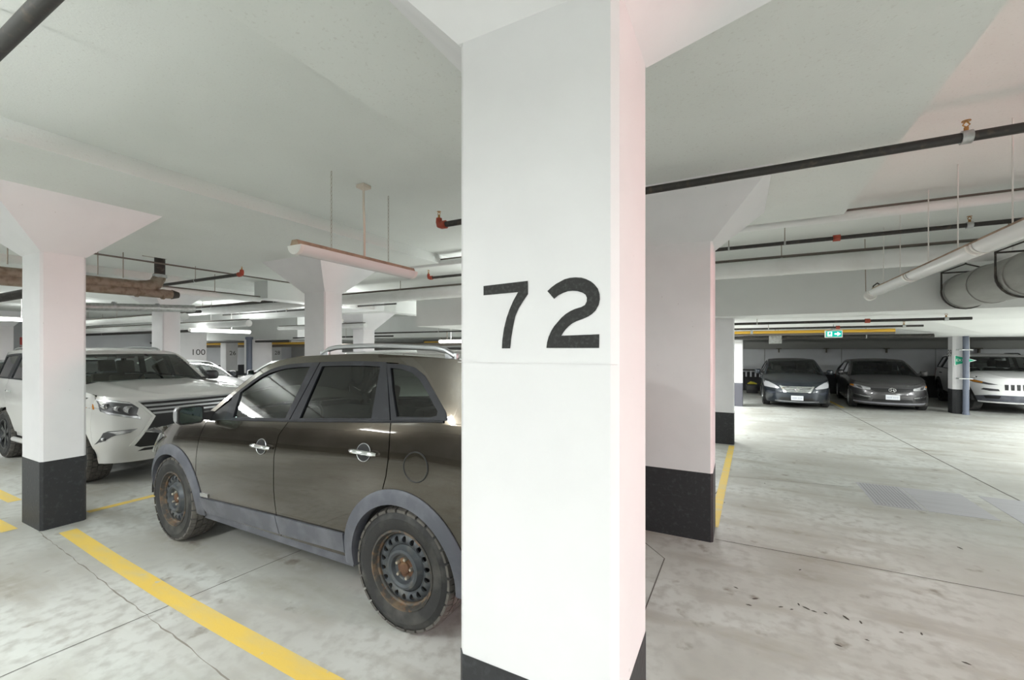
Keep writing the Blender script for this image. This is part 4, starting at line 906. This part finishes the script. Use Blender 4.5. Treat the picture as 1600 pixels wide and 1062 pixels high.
def sprinkler_line(label, Y, x0, x1, z, r, heads=(), reds=(), hangers=(), ztop=ZU, end=None, m=M_BLKPIPE):
    o = empty('sprinkler_pipe', (x0, Y, z)); tag(o, label, 'pipe', 'black sprinkler lines')
    MB().tube([(0, 0, 0), ((x0+x1)/2-x0, 0, 0), (x1-x0, 0, 0)], r, 12).build('pipe', m, o)
    for x in heads:
        band(o, (x-x0, 0, 0), r+0.006, 'x', M_STEEL, 0.05); sprinkler_head(o, (x-x0, 0, r))
    for x in reds:
        MB().tube([(x-x0-0.035, 0, 0), (x-x0+0.035, 0, 0)], r+0.014, 12).box(x-x0-0.02, x-x0+0.02, -r-0.03, r+0.03, -0.018, 0.018).build('coupling', M_RED, o)
    for x in hangers: hanger(o, (x-x0, 0, 0), ztop-z, r); band(o, (x-x0, 0, 0), r, 'x')
    if end is not None:
        x = end-x0; s = -1 if end < (x0+x1)/2 else 1
        MB().tube([(x-s*0.07, 0, 0), (x-s*0.02, 0, 0), (x+s*0.012, 0, 0.008), (x+s*0.02, 0, 0.035), (x+s*0.02, 0, 0.075)], [r+.012, r+.012, r+.008, r+.004, r], 12).build('elbow', M_RED, o)
        sprinkler_head(o, (x+s*0.02, 0, 0.075))
    return o
sprinkler_line('thick black sprinkler pipe crossing in front of the second column', 3.6, -2.74, 6.5, 3.03, 0.030, heads=(1.22,), hangers=(-1.6,), end=-2.74)
sprinkler_line('near black sprinkler pipe at the top left picture corner', 0.60, -4.5, -0.95, 3.03, 0.030, heads=(), hangers=(-3.0,))
sprinkler_line('middle black sprinkler pipe with red coupling above the aisle', 6.3, -5.05, 6.5, 3.06, 0.024, heads=(2.16,), reds=(1.02,), hangers=(-0.12, 2.9, 0.5), end=-5.05)
sprinkler_line('thin black sprinkler pipe under the low bulkhead with one red coupling', 9.4, -0.6, 3.25, 2.235, 0.024, reds=(1.95,), heads=(2.95,), hangers=(0.3,), ztop=2.32)
sprinkler_line('second thin black pipe under the low bulkhead', 11.6, -0.8, 3.3, 2.225, 0.022, reds=(1.9,), heads=(3.0,), hangers=(0.6,), ztop=2.32)
sprinkler_line('black pipe below the yellow gas line by the far wall', 14.6, -3.0, 4.35, 2.09, 0.055, hangers=(1.0, 3.0), ztop=2.32)
sprinkler_line('black sprinkler branch with red end fitting left of the fluorescent fixture', 4.35, -12.5, -7.55, 3.03, 0.030, hangers=(-9.0,), end=-7.55)
sprinkler_line('black sprinkler pipe far behind the flared column', 8.6, -16.0, -8.0, 2.95, 0.022, hangers=(-15, -13, -11), heads=(-12.5,))
sprinkler_line('black sprinkler pipe ending behind the flared column', 7.2, -16.0, -9.0, 3.02, 0.022, hangers=(-14.0, -11), end=-9.0)
SL = sprinkler_line('far low black pipe with upright riser behind the vehicle roof', 11.2, -12.0, -7.6, 2.32, 0.024, hangers=(-8.6,), ztop=2.6)
rz = empty('riser', (4.4, 0, 0), 0, SL)
MB().tube([(0, 0, 0), (0, 0, 0.42)], 0.026, 8).build('riser_pipe', M_BLKPIPE, rz); MB().tube([(-0.06, 0, 0), (0.05, 0, 0)], 0.045, 8).build('elbow', M_RED, rz)
sprinkler_line('long dark pipe under the left far bulkhead', 12.2, -30, -17.5, 2.12, 0.05, hangers=(-28, -24, -20), ztop=2.22)
sprinkler_line('far thin pipe left of the flared column', 12.2, -17.3, -11.5, 2.25, 0.03, hangers=(-16, -14), ztop=ZU)
sprinkler_line('dark pipe high behind the left column', 6.4, -24.0, -13.0, 2.78, 0.04, hangers=(-22, -18, -15))
sprinkler_line('lower dark pipe high behind the left column', 8.4, -28.0, -17.0, 2.42, 0.05, hangers=(-25, -20))
# insulated white pipes
def wpipe(label, pts, r, hang=(), along='x', top_tube=True, m=M_WPIPE, ztop=ZU):
    o = empty('insulated_pipe', pts[0]); tag(o, label, 'pipe', 'white wrapped pipes'); b = Vector(pts[0])
    P = [tuple(Vector(p)-b) for p in pts]
    MB().tube(P, r, 18).build('pipe', m, o)
    if top_tube:  # thin dark tube along the top of the pipe
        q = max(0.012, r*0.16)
        MB().tube([(p[0], p[1], p[2]+r+q) for p in P], q, 8).build('dark_top_tube', M_DKTOP, o)
    for h in hang:
        p = Vector(h)-b; MB().tube([(p.x, p.y, p.z+r), (p.x, p.y, ztop-b.z)], 0.007, 6).build('hanger_rod', M_CHAIN, o)
        band(o, tuple(p), r, along, M_WPIPE, 0.03)
    return o
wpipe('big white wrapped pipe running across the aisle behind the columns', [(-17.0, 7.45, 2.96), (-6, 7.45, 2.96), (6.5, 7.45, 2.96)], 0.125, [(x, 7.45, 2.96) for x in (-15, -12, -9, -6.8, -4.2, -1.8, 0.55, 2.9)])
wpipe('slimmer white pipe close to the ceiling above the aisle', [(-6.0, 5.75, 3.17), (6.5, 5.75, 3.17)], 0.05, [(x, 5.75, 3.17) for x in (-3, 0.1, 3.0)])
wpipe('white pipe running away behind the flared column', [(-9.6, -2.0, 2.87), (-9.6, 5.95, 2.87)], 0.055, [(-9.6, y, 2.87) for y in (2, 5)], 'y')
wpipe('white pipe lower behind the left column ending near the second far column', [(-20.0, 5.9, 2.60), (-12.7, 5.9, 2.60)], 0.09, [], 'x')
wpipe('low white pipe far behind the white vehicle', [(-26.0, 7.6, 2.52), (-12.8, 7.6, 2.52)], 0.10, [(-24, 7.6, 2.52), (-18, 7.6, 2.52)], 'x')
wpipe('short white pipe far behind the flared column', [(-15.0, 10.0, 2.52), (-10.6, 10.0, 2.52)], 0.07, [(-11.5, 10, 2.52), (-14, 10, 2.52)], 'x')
# thin ceiling conduit on the left drop panel
cd = tag(empty('ceiling_conduit', (-8.2, -2, 3.12)), 'thin grey conduit along the ceiling behind the left column', 'conduit')
MB().tube([(0, 0, 0), (0, 8.0, 0)], 0.013, 8).build('conduit', M_DKTOP, cd)
# rusty cast iron drain line
ci = tag(empty('cast_iron_drain', (-8.5, 1.4, 2.76)), 'rusty tan cast iron drain pipe hanging right of the left column', 'pipe')
MB().tube([(0, 0, -0.03), (0, 1.9, 0)], 0.085, 18).build('upper_pipe', M_IRON, ci)
MB().tube([(0, 1.9, 0), (0, 2.02, 0.01), (0, 2.12, 0.06), (0, 2.17, 0.16), (0, 2.18, 0.22)], [.09, .095, .095, .09, .085], 18).build('bend', M_IRON, ci)
MB().tube([(0, 2.18, 0.20), (0, 2.18, 0.53)], 0.072, 18).build('riser', M_IRONDK, ci)
MB().box(-0.2, 0.16, 2.02, 2.34, 0.52, 0.54).build('ceiling_flange', M_CHAIN, ci, 0)
MB().tube([(0, 2.18, 0.17), (0, 2.18, 0.22)], 0.098, 18).build('coupling', M_STEEL, ci)
MB().tube([(0.02, 0.0, -0.12), (0.02, 2.36, -0.09)], 0.072, 18).build('lower_pipe', M_IRON, ci)
MB().tube([(0.02, 2.34, -0.09), (0.02, 2.44, -0.09)], [0.08, 0.05], 14).build('end_cap', M_IRONDK, ci)
for y in (1.1, 1.85, 2.2): MB().tube([(0.02, y, -0.1), (0.02, y+0.03, -0.1)], 0.084, 16).build('joint_band', M_IRON, ci)
for y in (0.2, 0.5, 0.8, 1.1, 1.4, 1.7): MB().tube([(0, y, 0.1), (0, y, 0.54)], 0.007, 6).build('hanger_rod', M_CHAIN, ci)
MB().tube([(0, 1.1-0.0, 0.07), (0, 1.0, 0.15), (0, 1.1, 0.19), (0, 1.2, 0.17), (0, 1.2, 0.08)], 0.016, 8).build('clevis', M_IRON, ci)
MB().tube([(-0.3, 0.9, 0.54), (-0.3, 0.9, -0.3)], 0.035, 10).build('vent_drop', M_FIXW, ci)
gp = tag(empty('grey_drain_pipe', (-10.6, 3.2, 2.58)), 'grey galvanized drain pipe below the rusty cast iron line', 'pipe')
MB().tube([(0, 0, 0.14), (0, 0.0, 0.02), (0, 0.08, -0.05), (0, 0.2, -0.05), (0, 1.9, 0.06)], 0.075, 14).build('pipe', M_STEEL, gp)
for y in (0.5, 1.2): MB().tube([(0, y, -0.03+y*.05), (0, y+0.04, -0.03+y*.05)], 0.083, 14).build('joint_band', M_SATIN, gp)
# left dark pipe at the picture edge
lp = tag(empty('dark_pipe', (-20.0, 3.3, 2.95)), 'dark thick pipe at the left edge behind the left column', 'pipe')
MB().tube([(0, 0, 0), (9.6, 0, 0)], 0.10, 14).build('pipe', M_IRONDK, lp)
# large grey duct at the upper right
du = tag(empty('grey_duct', (2.78, 8.32, 2.56)), 'large weathered grey pipe with hangers at the right edge', 'pipe')
MB().tube([(0, 0, 0), (0, -6.0, 0)], 0.235, 28).build('pipe', M_GREYPIPE, du)
for y in (-0.12, -0.80, -1.65): MB().tube([(0, y-0.02, 0), (0, y+0.02, 0)], 0.246, 28).build('joint_band', M_GREYPIPE, du)
for y in (-0.10, -1.55):
    mb = MB(); mb.tube([(0.25*math.cos(PI+PI*k/14), y, 0.25*math.sin(PI+PI*k/14)) for k in range(15)], 0.012, 6)
    mb.tube([(-0.25, y, 0), (-0.25, y, 0.27), (0.0, y, 0.37), (0.25, y, 0.27), (0.25, y, 0)], 0.011, 6); mb.tube([(-0.25, y, 0.26), (0.25, y, 0.26)], 0.011, 6); mb.tube([(0, y, 0.36), (0, y, 0.70)], 0.010, 6)
    mb.build('clevis_hanger', M_IRONDK, du)
# yellow gas line and box under the bulkhead
gl = tag(empty('gas_pipe', (-4.0, 13.4, 2.20)), 'yellow gas pipe under the low bulkhead near the exit sign', 'pipe')
MB().tube([(0, 0, 0), (7.3, 0, 0)], 0.045, 12).build('pipe', M_GAS, gl)
MB().tube([(0, 0, -0.05), (7.3, 0, -0.05)], 0.035, 10).build('tray', M_DKTOP, gl)
for x in (4.3, 6.1): MB().box(x-0.03, x+0.03, -0.06, 0.06, -0.04, 0.12).build('strap', M_STEEL, gl, 0)
g2 = tag(empty('gas_pipe', (-28.0, 13.5, 2.05)), 'distant yellow pipe at the left behind the far numbered columns', 'pipe')
MB().tube([(0, 0, 0), (10.0, 0, 0)], 0.06, 10).build('pipe', M_GAS, g2)
MB().tube([(0, 0.1, -0.14), (20.0, 0.1, -0.10)], 0.07, 10).build('lower_pipe', M_DKTOP, g2)
for x in (2, 5, 8, 13, 18): MB().tube([(x, 0.05, 0), (x, 0.05, 0.17 if x < 10 else 0.4)], 0.02, 6).build('hanger_rod', M_CHAIN, g2)
g3 = tag(empty('gas_pipe', (-13.5, 16.5, 2.08)), 'yellow pipe low behind the roof rack of the brown vehicle', 'pipe')
MB().tube([(0, 0, 0), (9.5, 0, 0)], 0.06, 10).build('pipe', M_GAS, g3); MB().tube([(0, 0.1, -0.18), (9.5, 0.1, -0.18)], 0.07, 10).build('lower_pipe', M_IRONDK, g3)
for x in (1, 4, 7): MB().tube([(x, 0, 0), (x, 0, 0.22)], 0.02, 6).build('hanger_rod', M_CHAIN, g3)
jb = tag(empty('junction_box', (0.9, 14.2, 2.02)), 'grey junction box hanging under the bulkhead above the navy sedan', 'box')
MB().rbox(-0.15, 0.15, -0.08, 0.08, -0.11, 0.11, 0.01).tube([(0, 0, 0.1), (0, 0, 0.30)], 0.015, 6).build('box_body', M_STEEL, jb); MB().box(-0.13, 0.13, -0.085, -0.08, -0.09, 0.09).build('cover', M_STEEL, jb, 0)
bp = tag(empty('dark_drain', (-19.85, 11.8, 0)), 'dark vertical pipe beside the plain far column', 'pipe'); MB().tube([(0, 0, 0), (0, 0, 2.3)], 0.12, 12).build('pipe', M_DPIPE, bp); MB().tube([(0, 0, 2.2), (0, 0, 2.32)], 0.16, 12).build('pipe_collar', M_DPIPE, bp)
# exit signs
def exit_sign(label, x, y, z, w=0.34, h=0.17, zt=2.32):
    o = empty('exit_sign', (x, y, z)); tag(o, label, 'sign')
    MB().rbox(-w/2, w/2, -0.02, 0.04, -h/2, h/2, 0.008, 1).build('housing', M_SIGNW, o)
    MB().box(-w/2+0.02, w/2-0.02, -0.024, -0.02, -h/2+0.02, h/2-0.02).build('face', M_EXITG, o, 0)
    yy = -0.0255
    MB().box(-w*0.36, -w*0.10, yy, yy+0.001, -h*0.30, h*0.30).build('door_pictogram', M_EXITW, o, 0)
    q = [(-0.02, 0.10), (0.0, 0.17), (0.05, 0.10)]
    MB().add([(-w*.22+a*w, yy-0.001, b*h) for a, b in ((-.02, .26), (.04, .26), (.06, .05), (.10, 0.0), (.02, -.02), (.06, -.26), (.02, -.26), (-.02, -.06), (-.07, -.26), (-.10, -.22), (-.05, .02), (-.09, .06))], [tuple(range(12))]).build('running_figure', M_EXITG, o, 0)
    MB().add([(w*(.04), yy, .09*h), (w*.20, yy, .09*h), (w*.20, yy, .28*h), (w*.40, yy, 0), (w*.20, yy, -.28*h), (w*.20, yy, -.09*h), (w*.04, yy, -.09*h)], [tuple(range(7))]).build('arrow', M_EXITW, o, 0)
    MB().tube([(0, 0.01, h/2), (0, 0.01, zt-z)], 0.01, 6).build('stem', M_STEEL, o)
    return o
exit_sign('green exit sign with running figure and arrow above the aisle', 1.92, 12.2, 2.10, 0.33, 0.17)
exit_sign('small green exit sign far behind the vehicle roof', -9.6, 14.0, 1.98, 0.40, 0.22, ZU)
rs = tag(empty('red_sign', (-27.5, 7.2, 2.0)), 'round-topped red sign at the far left edge', 'sign')
MB().rbox(-0.03, 0.03, -0.7, 0.4, -0.06, 0.28, 0.025).build('face', mat('sign_red', (0.5, 0.06, 0.05), 0.5), rs); MB().box(-0.02, 0.02, -0.7, 0.4, -0.25, -0.12).build('lower_panel', M_RED, rs, 0); MB().tube([(0, 0, 0.2), (0, 0, 1.3)], 0.02, 6).build('stem', M_STEEL, rs)

# fluorescent fixtures
def fixture(label, x, y, z, along, lit, L=1.25, ztop=None, watts=None, col=(0.97, 1.0, 0.985), chains=True, group='fluorescent fixtures'):
    o = empty('fluorescent_fixture', (x, y, z), 0 if along == 'x' else PI/2); tag(o, label, 'lamp', group); h = L/2
    MB().add([(-h, -0.05, 0.02), (h, -0.05, 0.02), (h, 0.05, 0.02), (-h, 0.05, 0.02), (-h, -0.03, 0.06), (h, -0.03, 0.06), (h, 0.03, 0.06), (-h, 0.03, 0.06)], [(0,3,2,1), (4,5,6,7), (0,1,5,4), (1,2,6,5), (2,3,7,6), (3,0,4,7)]).build('housing', M_FIXTOP if not lit else M_FIXW, o, 0)
    n = 10; P = [(0.078*math.cos(PI+PI*k/n), 0.02+0.075*math.sin(PI+PI*k/n)) for k in range(n+1)]
    mb = MB(); mb.add([(-h+0.03, a, b) for a, b in P]+[(h-0.03, a, b) for a, b in P], [(i, i+1, n+2+i, n+1+i) for i in range(n)]); mb.build('lens', M_TUBEON if lit else M_TUBEOFF, o)
    for s in (-1, 1):
        mb = MB(); P2 = [(a*1.06, b-0.002) for a, b in P]
        mb.add([(s*(h-0.035), a, b) for a, b in P2]+[(s*h, a, b) for a, b in P2], [(i, i+1, n+2+i, n+1+i) for i in range(n)]+[tuple(range(n+1, 2*n+2))]).build('end_cap', M_FIXW, o)
    if ztop:
        zt = ztop-z
        if chains:
            for s in (-0.345, 0.345):
                mb = MB(); N = int((zt-0.06)/0.034)
                for k in range(N):
                    zc = 0.06+(k+0.5)*(zt-0.06)/N; e = 0.020
                    ax = (1, 0) if k % 2 else (0, 1)
                    mb.tube([(s+0.007*ax[0]*math.cos(2*PI*j/8), 0.007*ax[1]*math.cos(2*PI*j/8), zc+e*math.sin(2*PI*j/8)) for j in range(9)], 0.0022, 4, False)
                mb.build('chain', M_CHAIN, o)
            MB().tube([(0.02, 0, zt), (0.02, 0.0, zt*0.75), (0.035, 0.006, zt*0.45), (0.03, 0, 0.06)], 0.011, 8).build('power_cord', M_CORD, o)
            MB().rbox(-0.03, 0.07, -0.05, 0.05, zt-0.035, zt, 0.008).build('ceiling_box', M_CORD, o)
        else:
            for s in (-0.32, 0.32): MB().tube([(s, 0, 0.06), (s, 0, zt)], 0.005, 6).build('hanger_rod', M_FIXW, o)
    if watts:
        ld = bpy.data.lights.new('fluorescent_glow', 'AREA'); ld.shape = 'RECTANGLE'; ld.size = L; ld.size_y = 0.16; ld.energy = watts; ld.color = col
        lo = bpy.data.objects.new('fluorescent_glow', ld); C.objects.link(lo); lo.parent = o; lo.location = (0, 0, -0.075)
        lu = bpy.data.lights.new('added_ceiling_fill', 'AREA'); lu.shape = 'RECTANGLE'; lu.size = L; lu.size_y = 0.10; lu.energy = watts*0.5; lu.color = col  # upward light added over each lit housing to brighten the ceiling
        lo = bpy.data.objects.new('added_ceiling_fill', lu); C.objects.link(lo); lo.parent = o; lo.location = (0, 0, 0.085); lo.rotation_euler = (PI, 0, 0)
    return o
fixture('unlit fluorescent fixture hanging on chains above the brown vehicle', -3.15, 2.93, 2.56, 'y', False, 1.40, ZU)
for k, yy in enumerate((6.75, 5.28, 3.82)):
    fixture(('unlit white strip fixture above the aisle, farthest of the row', 'unlit white strip fixture above the aisle, middle of the row', 'unlit white strip fixture above the aisle, nearest of the row')[k], 1.63, yy, 2.52, 'y', False, 1.42, ZU, chains=False)
jx = tag(empty('lamp_junction', (1.63, 7.70, 2.50)), 'white round junction with looped cable at the end of the strip fixture row', 'box')
MB().lathe([(0.0, -0.04), (0.06, -0.04), (0.07, -0.02), (0.07, 0.03), (0.0, 0.03)], 20, 'y').build('box_body', M_FIXW, jx)
MB().tube([(0.02, 0, 0.06), (0.03, -0.02, 0.13), (0.06, -0.08, 0.16), (0.08, -0.14, 0.12), (0.08, -0.17, 0.03)], 0.009, 8).build('cable_loop', M_IRONDK, jx)
MB().tube([(-0.05, 0, 0.06), (-0.06, 0.0, 0.8)], 0.006, 6).build('hanger_wire', M_CHAIN, jx)
# lit lamps seen in the picture
LW = LAMP_W
fixture('lit fluorescent lamp in front of the white bulkhead behind the white vehicle', -15.2, 8.12, 2.36, 'y', True, 1.9, ZU, LW*0.7, chains=False)
fixture('lit fluorescent lamp far behind the roof of the brown vehicle', -8.3, 11.9, 2.02, 'x', True, 1.6, ZU, LW*0.6, chains=False)
fixture('lit fluorescent lamp at the far left edge behind the left column', -18.6, 4.75, 2.62, 'y', True, 1.7, ZU, LW*0.7, chains=False)
# lit lamps over the bays and aisle around and behind the viewpoint
OFF = [(-3.2, -0.9, 2.6), (-3.2, -4.5, 2.6), (1.7, -1.2, 2.6), (1.7, -5.0, 2.6), (6.3, -0.5, 2.6), (6.0, 1.6, 2.6), (-9.0, -0.6, 2.62), (-9.0, -4.5, 2.62), (-14.5, -2.5, 2.62), (-14.55, 4.0, 2.62), (-3.6, 6.7, 2.65), (-9.7, 7.75, 2.5), (-22.0, -2.0, 2.6), (-22.0, 6.2, 2.6), (-16.0, 13.0, 2.5), (-25.0, 11.0, 2.6)]
for i, (x, y, z) in enumerate(OFF):
    fixture('lit fluorescent lamp over the bays, outside the picture or hidden', x, y, z, 'x' if x in (-14.55, -9.7) else 'y', True, 1.25, ZU, LW*(0.5 if (x < -7 and y > 3) or y == 6.7 else 1.6 if x > 5 else 1.0), chains=False, group='lit lamps around the garage')
for (x, y) in ((5.9, 9.6), (-1.4, 11.2), (-1.75, 14.3), (-4.0, 10.4), (9.2, 9.8), (8.4, 12.6), (-5.5, 13.8)):  # unseen lamps added to brighten the far aisle, cars and wall
    fixture('lit fluorescent lamp added on the low bulkhead, outside the picture or hidden', x, y, 2.23, 'x', True, 1.25, 2.32, LW*(5.0 if x == 8.4 else 2.6 if x == -1.75 else 1.3), chains=False, group='lit lamps around the garage')
fixture('lit fluorescent lamp added under the far left bulkhead, hidden by the plain far column', -25.3, 15.6, 2.13, 'x', True, 1.0, 2.22, LW*1.5, chains=False)  # hidden lamp added to brighten the dark left wall
# rosy lamp added on an unseen column, for the pink light from the right
rl = tag(empty('added_rosy_lamp', (6.58, 3.15, 1.9)), 'unseen rosy lamp added on the column at the right for the pink side light', 'lamp')
MB().rbox(-0.06, 0.02, -0.3, 0.3, -0.12, 0.12, 0.02).build('housing', M_FIXW, rl)
MB().box(-0.064, -0.06, -0.27, 0.27, -0.10, 0.10).build('lens', mat('rosy_lens', (0.9, 0.5, 0.5), 0.4, emit=((1.0, 0.35, 0.35), 5.0)), rl, 0)
ld = bpy.data.lights.new('rosy_glow', 'AREA'); ld.shape = 'RECTANGLE'; ld.size = 0.2; ld.size_y = 0.55; ld.energy = 24; ld.spread = math.radians(75); ld.color = (1.0, 0.36, 0.36)
lo = bpy.data.objects.new('rosy_glow', ld); C.objects.link(lo); lo.parent = rl; lo.location = (-0.07, 0, 0); lo.rotation_euler = (0, PI/2, 0)
